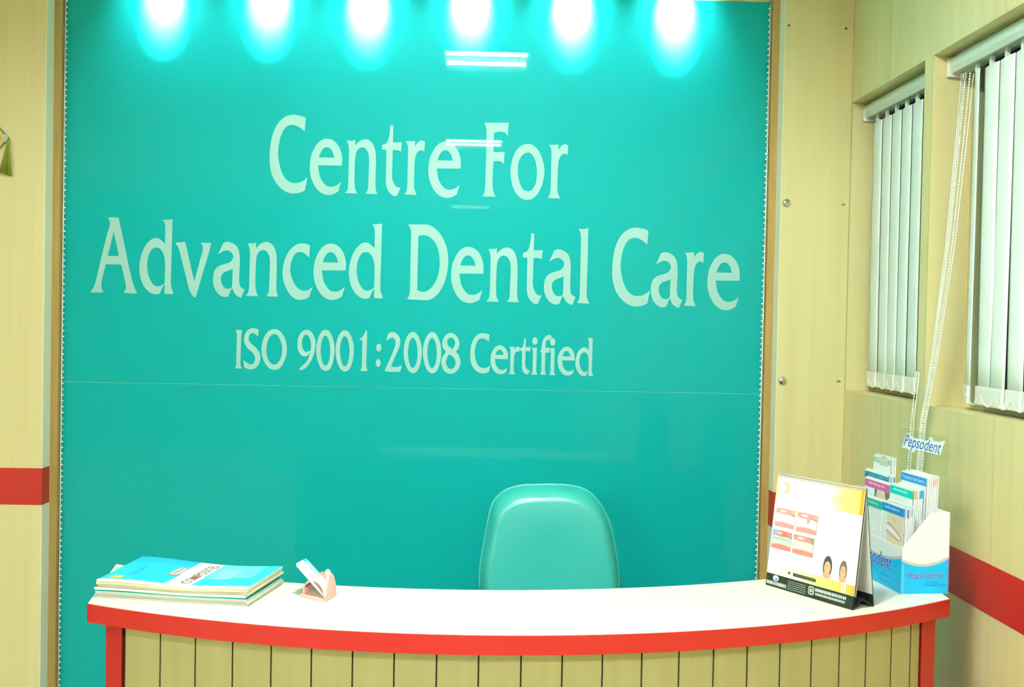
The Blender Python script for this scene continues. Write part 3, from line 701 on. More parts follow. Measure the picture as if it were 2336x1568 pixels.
for k in range(7):
    du, dv = offs[k]; h = ths[k]*1.04
    org = q0+mu*du+mv*dv
    def fr(u, v, w, k=k, org=org, z0=z0): return org+mu*(u*ML)+mv*(v*MD)+Vector((0, 0, z0-ZT+w+wave(u, v, k)))
    t = thing('magazine', org, mlabels[k], 'magazine', 'magazines stacked on the counter')
    NU, NV = 28, 14
    b = MB()
    top = [fr(i/NU, j/NV, h-.0006) for j in range(NV+1) for i in range(NU+1)]
    bot = [fr(i/NU, j/NV, 0) for j in range(NV+1) for i in range(NU+1)]
    nn = len(top); N1 = NU+1
    fs = [(j*N1+i, j*N1+i+1, (j+1)*N1+i+1, (j+1)*N1+i) for j in range(NV) for i in range(NU)]
    b.mesh(top+bot, fs+[tuple(nn+q for q in f[::-1]) for f in fs], 0, side[k], True)
    sf = [(i+nn, i+1+nn, i+1, i) for i in range(NU)]+[(NV*N1+i, NV*N1+i+1, NV*N1+i+1+nn, NV*N1+i+nn) for i in range(NU)]
    sf += [(j*N1, (j+1)*N1, (j+1)*N1+nn, j*N1+nn) for j in range(NV)]+[(j*N1+NU+nn, (j+1)*N1+NU+nn, (j+1)*N1+NU, j*N1+NU) for j in range(NV)]
    b.mesh(top+bot, sf, 0, side[k])
    for w in (.3, .6):                              # a few page lines along the edges
        for i in range(NU):
            b.face([fr(i/NU, -.0006, h*w), fr((i+1)/NU, -.0006, h*w), fr((i+1)/NU, -.0006, h*w+.0004), fr(i/NU, -.0006, h*w+.0004)], 0, tuple(x*.62 for x in side[k]))
    b.build('page_block', INK, t)
    b = MB()
    def col(u, v):
        if covers[k]: return covers[k]
        ua = u+ .02*v
        base = (.03, .60, .86)
        if .44 < ua < .615: return (.86, .93, .93)
        if ua >= .615:
            base = (.05, .66, .88)
            if v > .42 and ua < .92: base = (.18, .72, .88)
            if .35 < v < .8 and .66 < ua < .8: base = (.30, .78, .90)
        else:
            if v > .8: base = (.02, .52, .84)
        if v < .055: return (.88, .92, .90)
        return base
    MU, MV = 80, 40
    vs = [fr(i/MU, j/MV, h) for j in range(MV+1) for i in range(MU+1)]
    vb = [fr(i/MU, j/MV, h-.0005) for j in range(MV+1) for i in range(MU+1)]
    for j in range(MV):
        for i in range(MU):
            a = j*(MU+1)+i
            b.face([vs[a], vs[a+1], vs[a+MU+2], vs[a+MU+1]], 0, col((i+.5)/MU, (j+.5)/MV), True)
    edge = [i for i in range(MU+1)]+[j*(MU+1)+MU for j in range(1, MV+1)]+[MV*(MU+1)+i for i in range(MU-1, -1, -1)]+[j*(MU+1) for j in range(MV-1, 0, -1)]
    for a, c in zip(edge, edge[1:]+edge[:1]): b.face([vs[a], vb[a], vb[c], vs[c]], 0, col(.05, .05))
    if k == 6:
        def tf(x, y): return fr(.600-.02*.5-y, .10+x, h+.0013)
        put_text(b, 'COMPOSITES', tf, .80, .066, 0, (.40, .10, .06), offset=.002)
        def tf2(x, y): return fr(.512-y, .34+x, h+.0007)
        for q, wq in ((0, .30), (.018, .2)):
            for s in range(int(wq/.03)): b.face([tf2(s*.03, q), tf2(s*.03+.022, q), tf2(s*.03+.022, q+.007), tf2(s*.03, q+.007)], 0, (.55, .68, .70))
        def patch(u0, u1, v0, v1, c, dz=.0006): b.face([fr(u0, v0, h+dz), fr(u1, v0, h+dz), fr(u1, v1, h+dz), fr(u0, v1, h+dz)], 0, c)
        patch(.36, .425, .38, .70, (.60, .16, .14)); patch(.366, .419, .40, .68, (.74, .80, .80), .0008)
        for s in range(7): patch(.378, .405, .43+s*.034, .452+s*.034, (.48, .22, .22), .001)
        patch(.055, .135, .08, .20, (.80, .52, .10))
        for s in range(9): patch(.145, .155, .22+s*.045, .25+s*.045, (.03, .18, .42)); patch(.165, .172, .24+s*.03, .262+s*.03, (.05, .25, .5))
        for s in range(7): patch(.93, .937, .3+s*.05, .33+s*.05, (.1, .4, .65))
    b.build('cover', INK, t)
    z0 += h+.0002+(.0008 if k in (2, 4) else 0)

# ------------------------------------------------------------------ pink card holder with cards
h0, h1, h2 = Pz(684.5, 1361, ZT), Pz(744, 1375.5, ZT), Pz(768, 1359.5, ZT)
ha = (h1-h0); HA = ha.length; ha.normalize()
he = Vector((-ha.y, ha.x, 0)); HE = (h2-h1).dot(he)*1.0
he = (h2-h1).normalized(); HE = (h2-h1).length
Z1 = Vector((0, 0, 1))
hd = thing('card_holder', h0, 'small pink plastic card holder with an arch, beside the magazines on the counter', 'card holder')
def HF(a, e, z): return h0+ha*(a*HA)+he*(e*HE)+Z1*z
b = MB(); lp = []
for a, e in ((-.03, .02), (.0, -.05), (.5, -.09), (.97, -.02), (1.0, .05), (1.0, 1), (.05, 1)): lp.append(HF(a, e, 0))
b.prism(lp, (0, 0, .005)); b.build('base', PINK, hd, bevel=.0012)
b = MB()                                            # arch shell, taller at its right hand side
K = 22
def archpt(t, rr, e):
    a = .51-.43*rr*math.cos(math.pi*t); z = .004+(.036+.004*e)*rr*math.sin(math.pi*t)**.8
    return HF(a, e, z)
for (e0, e1) in ((.02, .98),):
    vs = []
    for e in (e0, e1):
        for rr in (1, .86): vs += [archpt(k/K, rr, e) for k in range(K+1)]
    n = K+1
    fs = []
    for k in range(K):
        if not (3 <= k <= 8): fs += [(k, k+1, 2*n+k+1, 2*n+k), (n+k+1, n+k, 3*n+k, 3*n+k+1)]
        else: pass
        fs += [(k+1, k, n+k, n+k+1), (2*n+k, 2*n+k+1, 3*n+k+1, 3*n+k)]
    b.mesh(vs, fs, 0, smooth=True)
b.build('arch', PINK, hd)
b = MB(); lp = []                                   # rounded right side wall that rises to the back
prof = [(0, .004), (0, .012), (.12, .022), (.3, .034), (.5, .045), (.66, .050), (.82, .048), (.93, .040), (1, .026), (1, .004)]
b.prism([HF(.985-.10*(z/.05)**2, e, z) for e, z in prof], ha*-.006, smooth=True)
b.build('side_wall', PINK, hd, bevel=.0018)
b = MB(); kp = HF(.80, .62, .044); b.tube([kp+Z1*-.018, kp+Z1*-.004, kp+Z1*.005, kp+Z1*.011, kp+Z1*.0135], [.005, .0068, .0068, .005, .001], 12); b.tube([kp+Z1*.002-ha*.008, kp+Z1*.0005], [.003, .005], 10)
b.build('knob', PINK, hd)
tl, tr = Ppl(675.6, 1291.7, HF(0, .1, 0), he.cross(Vector((0, 0, 1))).cross(Z1).normalized()), None
base_c = HF(.86, .1, .008)
nrm_e = he.normalized()
tl = Ppl(675.8, 1291.8, HF(.5, .10, 0), nrm_e); 
cu = (tl-base_c); CLn = cu.length; cu.normalize()
cn = cu.cross(he).normalized()
if cn.z < 0: cn = -cn
cls = ['white card leaning in the pink holder, lowest of its cards', 'white card in the pink holder, second from below', 'white card in the pink holder, second from the top', 'topmost white card in the pink holder with a teal strip']
for k in range(4):
    b = MB(); o = base_c+cn*(k*.0011)+cu*(k*.0012)
    b.obox(o, cu*CLn, he*(HE*.88), cn*.0008, 0, (.90, .92, .90))
    if k == 3:
        oo = o+cn*.00085
        b.face([oo+cu*CLn*.35+he*HE*.55, oo+cu*CLn*1.0+he*HE*.55, oo+cu*CLn+he*HE*.86, oo+cu*CLn*.35+he*HE*.86], 0, (.42, .86, .74))
        b.face([oo+cu*CLn*.93+he*HE*.57+cn*.0002, oo+cu*CLn*.995+he*HE*.57+cn*.0002, oo+cu*CLn*.995+he*HE*.87+cn*.0002, oo+cu*CLn*.93+he*HE*.87+cn*.0002], 0, (.03, .75, .55))
    tag(b.build('business_card', INK), cls[k], 'card', 'cards in the pink holder')

# ------------------------------------------------------------------ desk calendar
f0, f1, g1 = Pz(1748, 1334, ZT), Pz(1945.5, 1392.8, ZT), Pz(1997.5, 1386, ZT)
cu = (f1-f0); CW = cu.length; cu.normalize()
cd = Vector((-cu.y, cu.x, 0)); CD = (g1-f1).dot(cd)
print('calendar', CW, CD)
apex = f1+cd*(CD*.5)
ap = Ppl(1979, 1116, apex, cd); 
CH = ap.z-ZT
print('cal height', CH)
ca = (cd*(CD*.5)+Z1*CH); CS = ca.length; ca.normalize()
cnm = cu.cross(ca).normalized()                      # outward, toward the viewer
if cnm.y > 0: cnm = -cnm
cal = thing('desk_calendar', f0+cd*(CD*.5), 'spiral bound desk calendar with orange and white page of teeth photos', 'calendar')
def CF2(u, v, w=0): return f0+cu*(u*CW)+ca*(v*CS)+cnm*w
cb = (cd*(-CD*.5)+Z1*CH).normalized()
b = MB(); T = .0022
b.obox(f0-cnm*T, cu*CW, ca*CS, cnm*T)
bo = f0+cd*CD; cn2 = cu.cross(cb).normalized(); 
if cn2.y < 0: cn2 = -cn2
b.obox(bo-cn2*0, cu*CW, cb*CS, cn2*T)
fold = f0+cd*(CD*.5)+Z1*(CH*.075)
b.prism([f0+Z1*.0004, f0+Z1*.0024, fold+Z1*.002, f0+cd*CD+Z1*.0024, f0+cd*CD+Z1*.0004, fold], cu*CW)
b.build('stand', [BLACK], cal)
b = MB(); b.obox(f0+cd*.003+Z1*.006-cnm*T*1.4+ca*.02, cu*CW, ca*(CS*.9), cnm*.0006); b.obox(bo+Z1*.006-cn2*.0012+cb*.02, cu*CW, cb*(CS*.9), cn2*.0006); b.build('inner_lining', GREYP, cal)
pg = MB()
pg.obox(CF2(0, .112, .0003), cu*CW, ca*(CS*.876), cnm*.0016, 0, (.93, .93, .93))
def W(k): return .0021+.00016*k
def quad(u0, u1, v0, v1, c, k=1, mb=pg):
    mb.face([CF2(u0, v0, W(k)), CF2(u1, v0, W(k)), CF2(u1, v1, W(k)), CF2(u0, v1, W(k))], 0, c)
def lerp(a, c, t): return tuple(x+(y-x)*t for x, y in zip(a, c))
def gradient(v0, v1, stops):
    for (ua, a), (ub, c) in zip(stops, stops[1:]): quad(ua, ub, v0, v1, [a, c, c, a])
O1, O2, O3 = (.88, .47, .07), (.90, .72, .34), (.93, .90, .80)
gradient(.775, .986, [(0, O2), (.06, O3), (.45, (.93, .92, .88)), (.62, O3), (.78, (.90, .70, .26)), (.965, (.89, .62, .17))])
quad(.965, 1, .775, .986, (.80, .36, .03))
gradient(.114, .197, [(0, O3), (.3, (.92, .84, .62)), (.55, (.90, .66, .25)), (.97, (.88, .48, .07)), (1, (.78, .30, .03))])
quad(.86, .875, .117, .195, (.93, .85, .7), 2); quad(.885, .91, .117, .195, (.93, .85, .7), 2)
quad(0, 1, .0, .001, (.01, .01, .01), 0)
# bottom black strip with pale print (built on the stand face)
quad(0, 1, 0, .112, (.016, .028, .020), 0)
def dashes(u0, u1, v, hgt, n, c, k=2):
    x = u0; L = (u1-u0)/n
    for i in range(n):
        g = .12+.25*random.random()
        quad(x, x+L*(1-g), v, v+hgt, c, k); x += L
for q, (v0, c) in enumerate(((.040, (.55, .60, .52)),)): dashes(.01, .25, .018, .030, 14, c)
quad(.085, .145, .058, .104, (.10, .42, .12), 2)
pg.poly([[CF2(.118+.036*math.cos(a), .080+.026*math.sin(a), W(3)) for a in [2*math.pi*k/16 for k in range(16)]]], 0, (.60, .74, .80))
pg.poly([[CF2(.126+.018*math.cos(a), .072+.012*math.sin(a), W(4)) for a in [2*math.pi*k/12 for k in range(12)]]], 0, (.12, .30, .75))
for q in range(5): dashes(.265, .48, .085-.017*q, .0065, 16, (.34, .40, .33))
pg.poly([[CF2(.54+.034*math.copysign(abs(math.cos(a))**.5, math.cos(a)), .062+.036*math.copysign(abs(math.sin(a))**.5, math.sin(a)), W(2)) for a in [2*math.pi*k/24 for k in range(24)]]], 0, (.52, .60, .52))
pg.poly([[CF2(.54+.026*math.copysign(abs(math.cos(a))**.5, math.cos(a)), .062+.028*math.copysign(abs(math.sin(a))**.5, math.sin(a)), W(3)) for a in [2*math.pi*k/24 for k in range(24)]]], 0, (.10, .15, .10))
dashes(.525, .56, .048, .028, 3, (.52, .60, .52), 4)
dashes(.585, .93, .066, .026, 17, (.58, .64, .55)); dashes(.59, .92, .034, .020, 22, (.52, .58, .50))
# heading print
lp = []
for k in range(26):
    a = math.radians(150-k*12); r = .050*(1-.004*k); lp.append((.115+r*.8*math.cos(a), .885+r*math.sin(a)))
for k in range(25, -1, -1):
    a = math.radians(150-k*12); wd = .022*math.sin(math.pi*k/25)+.001; r = .050*(1-.004*k)-wd; lp.append((.115+r*.8*math.cos(a), .885+r*math.sin(a)))
pg.poly([[CF2(u, v, W(2)) for u, v in lp]], 0, (.88, .52, .08))
dashes(.175, .235, .868, .022, 5, (.90, .80, .58)); dashes(.165, .235, .845, .012, 7, (.90, .80, .58)); dashes(.10, .32, .800, .007, 22, (.90, .84, .66))
dashes(.66, .92, .868, .018, 18, (.88, .62, .16)); dashes(.70, .93, .848, .010, 20, (.86, .56, .12))
# the four tooth photographs
def photo(u0, u1, v0, v1, bgc, gum, tooth, gap=None, lower=None):
    quad(u0, u1, v0, v1, bgc, 1); du, dv = u1-u0, v1-v0
    P = lambda x, y, k: CF2(u0+du*x, v0+dv*y, W(k))
    E = lambda cx, cy, rx, ry, n=18: [(min(1, max(0, cx+rx*math.cos(2*math.pi*k/n))), min(1, max(0, cy+ry*math.sin(2*math.pi*k/n)))) for k in range(n)]
    pg.poly([[P(x, y, 2) for x, y in E(.42, .80, .40, .22)]], 0, gum)
    pg.poly([[P(x, y, 2) for x, y in E(.5, .14, .55, .26)]], 0, lower or gum)
    pg.poly([[P(x, y, 2.6) for x, y in E(.36, .86, .18, .07, 12)]], 0, lerp(gum, (1, .9, .9), .45))
    for row, (yb, hgt) in enumerate(((.46, .30), (.22, .24))):
        n = 8 if row == 0 else 9
        for i in range(n):
            x0 = .02+.96*i/n; x1 = .02+.96*(i+1)/n
            if gap is not None and row == 0 and i == gap: continue
            dip = .05*math.sin(math.pi*(i+.5)/n)*(1 if row == 0 else -1)
            lp2 = []
            for k in range(10):
                a = 2*math.pi*k/10; lp2.append(((x0+x1)/2+(x1-x0)*.49*math.copysign(abs(math.cos(a))**.6, math.cos(a)), yb+hgt/2-dip+hgt*.52*math.copysign(abs(math.sin(a))**.6, math.sin(a))))
            pg.poly([[P(min(1, max(0, x)), min(1, max(0, y)), 3+.3*(i % 2)) for x, y in lp2]], 0, tooth)
    pg.poly([[P(x, y, 4) for x, y in ((.70, .78), (.86, .70), (1, .66), (1, .72), (.88, .76))]], 0, (.35, .20, .12))
photo(.03, .262, .535, .70, (.62, .40, .30), (.80, .32, .30), (.86, .86, .80))
photo(.285, .53, .53, .70, (.60, .38, .28), (.78, .30, .29), (.86, .87, .82), gap=4)
photo(.015, .252, .338, .503, (.50, .30, .24), (.75, .16, .14), (.62, .74, .60), lower=(.72, .22, .18))
photo(.272, .515, .335, .50, (.40, .28, .22), (.66, .26, .22), (.72, .76, .64), lower=(.62, .24, .18))
pg.poly([[CF2(u, v, W(5)) for u, v in ((.02, .498), (.10, .498), (.03, .44))]], 0, (.30, .42, .72))
for i in range(12): quad(.03+.017*i, .041+.017*i, .425, .436, (.10, .45, .42), 5)
# two oval portraits
def portrait(u, v, ru, rv, skin, hair):
    E = lambda cx, cy, rx, ry, k, n=20: [CF2(cx+rx*math.cos(2*math.pi*j/n), cy+ry*math.sin(2*math.pi*j/n), W(k)) for j in range(n)]
    pg.poly([E(u, v, ru, rv, 1)], 0, hair)
    pg.poly([E(u, v-rv*.12, ru*.72, rv*.62, 2)], 0, skin)
    pg.poly([E(u, v-rv*.80, ru*.95, rv*.28, 1.5)], 0, lerp(skin, (.5, .3, .2), .4))
    for s in (-1, 1): pg.poly([E(u+s*ru*.28, v+rv*.08, ru*.12, rv*.04, 3, 8)], 0, (.06, .04, .03))
    pg.poly([E(u, v-rv*.14, ru*.10, rv*.10, 3, 8)], 0, lerp(skin, (.4, .2, .1), .35))
    pg.poly([E(u, v-rv*.42, ru*.30, rv*.09, 3, 12)], 0, (.50, .18, .12)); pg.poly([E(u, v-rv*.41, ru*.24, rv*.05, 4, 12)], 0, (.88, .86, .8))
portrait(.69, .295, .050, .092, (.70, .42, .20), (.05, .06, .07)); portrait(.862, .292, .042, .088, (.62, .38, .18), (.16, .13, .10))
quad(.315, .58, .140, .168, (.035, .05, .035), 4); quad(.255, .282, .148, .168, (.08, .08, .07), 4)
dashes(.33, .57, .150, .008, 20, (.14, .16, .11), 5)
pg.build('page', INK, cal)
b = MB()                                            # wire spiral over the top edge
for k in range(34):
    u = .03+.94*k/33; o = CF2(u, 1.0, -.001)
    pts = [o+ca*(-.0065+0)+cnm*.0048]
    for j in range(9):
        a = math.radians(-30+j*28); pts.append(o+ca*(-.002+.006*math.sin(a))+cnm*(.0048*math.cos(a)))
    b.tube(pts, .0005, 5)
b.build('wire_spiral', mat('copper_wire', (.75, .62, .35), rough=.4, metal=.5, srgb=False), cal)
b = MB()
for k in range(34):
    u = .03+.94*k/33
    b.face([CF2(u-.006, .972, W(2.2)), CF2(u+.006, .972, W(2.2)), CF2(u+.006, .984, W(2.2)), CF2(u-.006, .984, W(2.2))], 0, (.40, .30, .12))
b.build('punch_holes', INK, cal)

# ------------------------------------------------------------------ leaflet dispenser
C0 = Pz(2054.6, 1356.5, ZT); S1p = Pz(2163.2, 1355, ZT)
ds = (S1p-C0); ds.z = 0; DS = ds.length; ds.normalize()
df = Vector((-ds.y, ds.x, 0)); DF = .218              # along the front, away from the viewer
def D(a, s, z): return C0+df*a+ds*s+Z1*z               # a: along the front, s: depth from the front face
zV = zat(0, 1251.6, C0)-ZT
zS = zat(0, 1170, C0+ds*DS)-ZT
zB1 = zat(0, 1130+950/6.535, C0)-ZT                    # top of the blue field
dp = thing('leaflet_dispenser', D(DF/2, DS/2, 0), 'white and blue cardboard leaflet dispenser with slanted sides at counter end', 'dispenser')
PT = .0016
sd = [(0, 0), (DS, 0), (DS, zS), (DS*.60, zS), (0, zV)]
CARD = (.90, .92, .88); BLU = (.010, .50, .90); SIL = (.55, .56, .52); RIM = (.25, .18, .5)
def curve_top(x): return zB1-.016*4*x*(1-x)*.9+.006*x
b = MB()
b.prism([D(0, s, z) for s, z in sd], df*PT, 0, CARD)                          # right hand side
b.prism([D(DF, s, z) for s, z in sd], df*-PT, 0, CARD)
zL = zV+.002
b.prism([D(0, 0, 0), D(DF, 0, 0), D(DF, 0, zL), D(0, 0, zV)], ds*PT, 0, CARD)  # front
b.prism([D(0, DS-PT, 0), D(DF, DS-PT, 0), D(DF, DS-PT, zS), D(0, DS-PT, zS)], ds*PT, 0, CARD)
b.prism([D(0, 0, .0002), D(DF, 0, .0002), D(DF, DS, .0002), D(0, DS, .0002)], Z1*PT, 0, CARD)
for s, z in ((DS*.36, zV*.85), (DS*.68, zV*1.5)):                             # inner dividers
    b.prism([D(PT, s, .002), D(DF-PT, s, .002), D(DF-PT, s, z), D(PT, s, z)], ds*PT*.7, 0, CARD)
b.prism([D(DF/2, PT, .002), D(DF/2, DS-PT, .002), D(DF/2, DS-PT, zV*1.5), D(DF/2, PT, zV*.8)], df*PT*.7, 0, CARD)
NN = 24
def field(fr2, x0, x1):
    for i in range(NN):
        xa, xb2 = i/NN, (i+1)/NN
        A, B_ = x0+(x1-x0)*xa, x0+(x1-x0)*xb2
        b.face([fr2(A, .0008), fr2(B_, .0008), fr2(B_, curve_top(xb2)-.006), fr2(A, curve_top(xa)-.006)], 0, BLU)
        b.face([fr2(A, curve_top(xa)-.006), fr2(B_, curve_top(xb2)-.006), fr2(B_, curve_top(xb2)), fr2(A, curve_top(xa))], 0, SIL)
field(lambda x, z: D(-.0003, x, z), 0, DS)
field(lambda x, z: D(x, -.0003, z), DF, 0)
for x in (.0022, .0044): b.face([D(-.0005, x, .001), D(-.0005, x+.0007, .001), D(-.0005, x+.0007, zB1-.012), D(-.0005, x, zB1-.012)], 0, (.35, .68, .85))
b.face([D(-.0005, DS-.003, .001), D(-.0005, DS, .001), D(-.0005, DS, zB1), D(-.0005, DS-.003, zB1)], 0, RIM)
# brand lettering on side and front
sx0, sx1 = (600/6.535+1975-2054.6)/108.6*DS, (1130/6.535+1975-2054.6)/108.6*DS
zt0 = zat(0, 1130+1262/6.535, C0+ds*DS/2)-ZT; zt1 = zat(0, 1130+1155/6.535, C0+ds*DS/2)-ZT
NAVY, OUTL = (.06, .14, .55), (.55, .66, .80)
fs1 = lambda x, y: D(-.0007, sx0+x, zt0+y)
put_text(b, 'Pepsodent', fs1, sx1-sx0, zt1-zt0, 0, OUTL, shear=.32, offset=.035)
fs1 = lambda x, y: D(-.0010, sx0+x, zt0+y)
put_text(b, 'Pepsodent', fs1, sx1-sx0, zt1-zt0, 0, NAVY, shear=.32, offset=.008)
for q, (xa, xb2) in enumerate(((.50, .78), (.50, .95))):
    x = xa
    while x < xb2: b.face([D(-.0006, DS*x, zt0-.008-.006*q), D(-.0006, DS*(x+.025), zt0-.008-.006*q), D(-.0006, DS*(x+.025), zt0-.0045-.006*q), D(-.0006, DS*x, zt0-.0045-.006*q)], 0, (.01, .30, .70)); x += .036
ax1 = .042
ff = lambda k: (lambda x, y: D(.210-x, k, zt0+.000+y))
put_text(b, 'Pepsodent', ff(-.0007), .210-ax1, .042, 0, OUTL, shear=.32, offset=.035)
put_text(b, 'Pepsodent', ff(-.0010), .210-ax1, .042, 0, NAVY, shear=.32, offset=.008)
for q in range(2):
    for k in range(10): b.face([D(.10-k*.005, -.0006, zt0-.008-.012*q), D(.10-k*.005-.0035, -.0006, zt0-.008-.012*q), D(.10-k*.005-.0035, -.0006, zt0-.005-.012*q), D(.10-k*.005, -.0006, zt0-.005-.012*q)], 0, (.01, .30, .70))
b.build('box_body', INK, dp)
# clear header sheet with brand name at the back
hp0 = D(0, DS-.004, 0); nS = ds
hTL, hTR = Ppl(2053, 978, hp0, nS), Ppl(2163, 996, hp0, nS)
a0, a1 = (hTL-C0).dot(df), (hTR-C0).dot(df)
a1 = max(a1, .002)
zh = (hTL.z+hTR.z)/2-ZT
b = MB(); b.prism([D(a1, DS-.003, .003), D(a0, DS-.003, .003), D(a0, DS-.003, zh), D(a1, DS-.003, zh)], ds*-.0008); b.build('clear_header_sheet', ACRYL, dp)
b = MB()
def HP(px, py, k=0): return Ppl(px, py, D(0, DS-.0042-k, 0), nS)
z5 = lambda x, y: (2040+x/15.573, 970+y/15.573)
lo = [(270,790),(330,620),(410,330),(470,290),(560,310),(640,450),(760,470),(860,500),(960,480),(1100,560),(1210,540),(1240,440),(1330,430),(1400,570),(1600,610),(1790,550),(1800,640),(1740,720),(1690,900),(1650,1060),(1560,1050),(1200,970),(1000,910),(760,880),(680,980),(580,960),(560,870)]
b.poly([[HP(*z5(x, y)) for x, y in lo]], 0, (.88, .92, .90))
tA, tB = HP(*z5(330, 715)), HP(*z5(1640, 970))
tU = (HP(*z5(440, 345))-tA)
tvec = (tB-tA); 
up = Z1*((HP(*z5(620, 900)).z-HP(*z5(620, 370)).z)*-1)
zlow = HP(*z5(600, 905), .0004)
bl = HP(*z5(330, 905-(600-330)*.195), .0004)
hh_ = HP(*z5(330, 905-(600-330)*.195-540), .0004).z-bl.z
ww = (HP(*z5(1660, 1160-25), .0004)-bl).dot(-df)
put_text(b, 'Pepsodent', lambda x, y: bl-df*x+Z1*y, ww, hh_, 0, (.05, .15, .50), shear=.48, offset=.002)
b.build('brand_plate', INK, dp)
# leaflets
def leaflet(s, a0, a1, ztop, zbot, lean, label, group, header=None, hh=.021, body=(.86, .90, .86), pic=None, txt=None, thick=.0011):
    """a thin folded leaflet standing in the dispenser; lean is how far its top falls back"""
    b = MB(); W_ = a1-a0; Hh = ztop-zbot
    tv = (Z1*Hh+ds*lean).normalized(); nv = -(df.cross(tv)).normalized()
    if nv.dot(ds) > 0: nv = -nv
    L = Hh/tv.z; o = D(a1, s, zbot)
    P = lambda x, y, w=0: o-df*(x*W_)+tv*(y*L)+nv*w     # x left to right in the picture
    b.obox(P(0, 0, -thick), -df*W_, tv*L, nv*thick, 0, body)
    if header:                                           # the heading colour runs round the folded edge
        b.face([P(1, 1-hh/L, 0)-df*.0002, P(1, 1-hh/L, -thick)-df*.0002, P(1, .985, -thick)-df*.0002, P(1, .985, 0)-df*.0002], 0, header)
    def q(x0, x1, y0, y1, c, w=.0002): b.face([P(x0, y0, w), P(x1, y0, w), P(x1, y1, w), P(x0, y1, w)], 0, c)
    hv = 1-hh/L
    if header: q(0, 1, hv, .985, header)
    if txt:
        put_text(b, txt, lambda x, y: P(.07+x, hv+.25*(1-hv)+y*1, .0005), .86, .42*(1-hv), 0, (.75, .85, .92))
    elif header:
        for k in range(17): q(.16+k*.038, .16+k*.038+random.choice((.018, .026, .031)), hv+.40*(1-hv), hv+random.choice((.56, .56, .66))*(1-hv), lerp(header, (.9, .92, .9), .75), .0004)
    if pic == 'smile':
        El = lambda cx, cy, rx, ry, w, rot=0, n=24: [P(cx+rx*math.cos(t)*math.cos(rot)-ry*math.sin(t)*math.sin(rot), cy+rx*math.cos(t)*math.sin(rot)*.5+ry*math.sin(t)*math.cos(rot), w) for t in [2*math.pi*k/n for k in range(n)]]
        q(.32, 1, .02, hv, (.86, .72, .50))
        b.poly([[P(v.x, min(v.y, .76), .0003) for v in smooth_loop([Vector(t) for t in ((.33, .755), (.50, .745), (.74, .69), (.93, .63), (.97, .60), (.88, .575), (.62, .585), (.33, .63))]) if v.x >= .32]], 0, (.80, .42, .26))
        b.poly([[P(v.x, v.y, .0005) for v in smooth_loop([Vector(t) for t in ((.33, .725), (.48, .715), (.72, .665), (.90, .615), (.94, .597), (.86, .592), (.60, .625), (.33, .67))]) if v.x >= .32]], 0, (.92, .94, .90))
        b.poly([[P(x, y, .0006) for x, y in ((.33, .668), (.58, .622), (.86, .588), (.60, .612), (.33, .655))]], 0, (.34, .14, .10))
        b.poly([[P(x, y, .0006) for x, y in ((.36, .650), (.60, .608), (.80, .590), (.60, .598), (.36, .634))]], 0, (.84, .84, .78))
        b.poly([[P(x, y, .0004) for x, y in ((.52, .845), (.62, .825), (.70, .785), (.74, .755), (.66, .785), (.56, .825))]], 0, (.66, .42, .24))
    if pic == 'face':
        q(.0, .42, .30, hv, (.84, .88, .86))
        b.poly([[P(.66+.22*math.cos(t), hv-.10+.10*math.sin(t), .0003) for t in [2*math.pi*k/18 for k in range(18)]]], 0, (.78, .64, .46))
        b.poly([[P(x, y, .0004) for x, y in ((.80, hv), (1, hv), (1, hv-.16), (.9, hv-.14), (.84, hv-.05))]], 0, (.20, .16, .08))
        b.poly([[P(x, y, .0004) for x, y in ((.42, hv), (.52, hv), (.46, hv-.10), (.42, hv-.14))]], 0, (.16, .16, .16))
    if pic == 'arc':
        b.poly([[P(.62+.26*math.cos(t), hv-.02+.10*math.sin(t), .0003) for t in [math.pi*k/18 for k in range(19)]]], 0, (.55, .62, .48))
    if pic == 'blue':
        b.face([P(0, hv, .0004), P(1, hv, .0004), P(1, .985, .0004), P(0, .985, .0004)], 0, [(.03, .12, .42), (.03, .10, .40), (.04, .38, .50), (.02, .34, .58)])
    tag(b.build('leaflet', INK), label, 'leaflet', group)
def lf(pxl, pxr, ytl, ytr, s, zbot, lean, n, *args, **kw):
    """front leaflet of a pile from its picture corners, then n more behind it"""
    p0 = D(0, s+lean, 0)
    A, B_ = Ppl(pxl, ytl, p0, ds), Ppl(pxr, ytr, p0, ds)
    aL, aR = (A-C0).dot(df), (B_-C0).dot(df); zt = (A.z+B_.z)/2-ZT
    behind = kw.pop('behind'); tints = kw.pop('tints'); dstep = kw.pop('dstep', (.0022, .0042))
    leaflet(s, aR, aL, zt, zbot, lean, *args, **kw)
    for k in range(1, n+1):
        kw2 = dict(kw); kw2['thick'] = dstep[1]*.72; kw2['pic'] = None; kw2['txt'] = None; kw2['header'] = tints[(k-1) % len(tints)]
        j = random.uniform(-.002, .003)
        leaflet(s+k*dstep[1], aR-k*dstep[0]*0+.0005, aL, zt+j, zbot, lean, behind, args[1], **kw2)
G = 'leaflets in the counter dispenser'
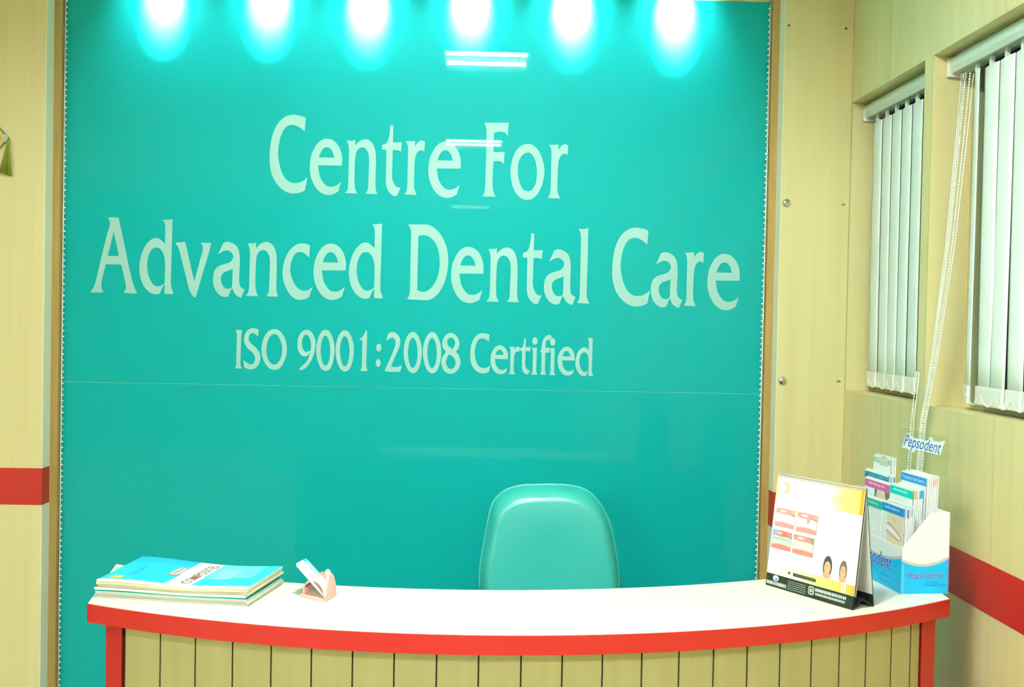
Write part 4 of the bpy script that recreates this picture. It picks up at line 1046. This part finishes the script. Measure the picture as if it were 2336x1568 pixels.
BH = (.02, .30, .80); TLH = (.0, .62, .50); PKH = (.70, .12, .38); GRN = (.02, .50, .34); WHH = (.80, .84, .80)
zf = .004
lf(2009, 2063, 1140, 1160, .010, zf, .004, 5, 'leaflet with blue heading over a smiling mouth at front of the dispenser', G, header=BH, pic='smile', behind='leaflet behind the smiling mouth one in the front right pocket', tints=[(.70, .72, .74), (.10, .24, .62), (.75, .76, .74), (.30, .70, .58), WHH])
lf(1976, 2012, 1132, 1142, .009, zf, .004, 3, 'leaflet with green heading in the front left pocket of the dispenser', G, header=GRN, behind='leaflet behind the green headed one in the front left pocket', tints=[(.20, .14, .08), GRN, (.0, .42, .3)])
lf(1973.5, 2031, 1089.5, 1104, .044, zf, .006, 2, 'leaflet with magenta heading in the middle left pocket of the dispenser', G, header=PKH, pic='face', behind='leaflet behind the magenta headed one', tints=[WHH, (.75, .80, .78)])
lf(2031.5, 2082, 1104, 1117, .043, zf, .006, 5, 'leaflet with teal heading in the middle right pocket of the dispenser', G, header=TLH, hh=.021, behind='leaflet behind the teal headed one', tints=[(.74, .56, .32), (.72, .54, .32), WHH, (.05, .42, .75), (.02, .40, .72)], dstep=(.002, .0044))
lf(1974, 2026, 1072, 1084, .074, zf, .007, 4, 'leaflet with dark blue heading in the back left pocket of the dispenser', G, header=(.03, .16, .42), pic='blue', behind='leaflet behind the dark blue headed one', tints=[(.45, .60, .58), (.50, .62, .58), WHH, (.04, .25, .65)], dstep=(.002, .0038))
lf(2057, 2113, 1075, 1087, .073, zf, .007, 6, 'leaflet with blue heading and white words in the back right pocket', G, header=BH, hh=.021, txt='Protection from Germs', behind='leaflet behind the blue headed one in the back right pocket', tints=[WHH, WHH, (.82, .80, .74), (.80, .58, .50), (.80, .60, .52), (.80, .84, .80)], dstep=(.002, .0046))
lf(1993.5, 2032, 1037.5, 1048, .0935, zf, .007, 3, 'tall grey green leaflet rising highest at back left of the dispenser', G, header=(.40, .56, .46), hh=.016, pic='arc', body=(.78, .86, .80), behind='leaflet behind the tall grey green one', tints=[WHH, (.70, .78, .72), WHH], dstep=(.002, .0040))
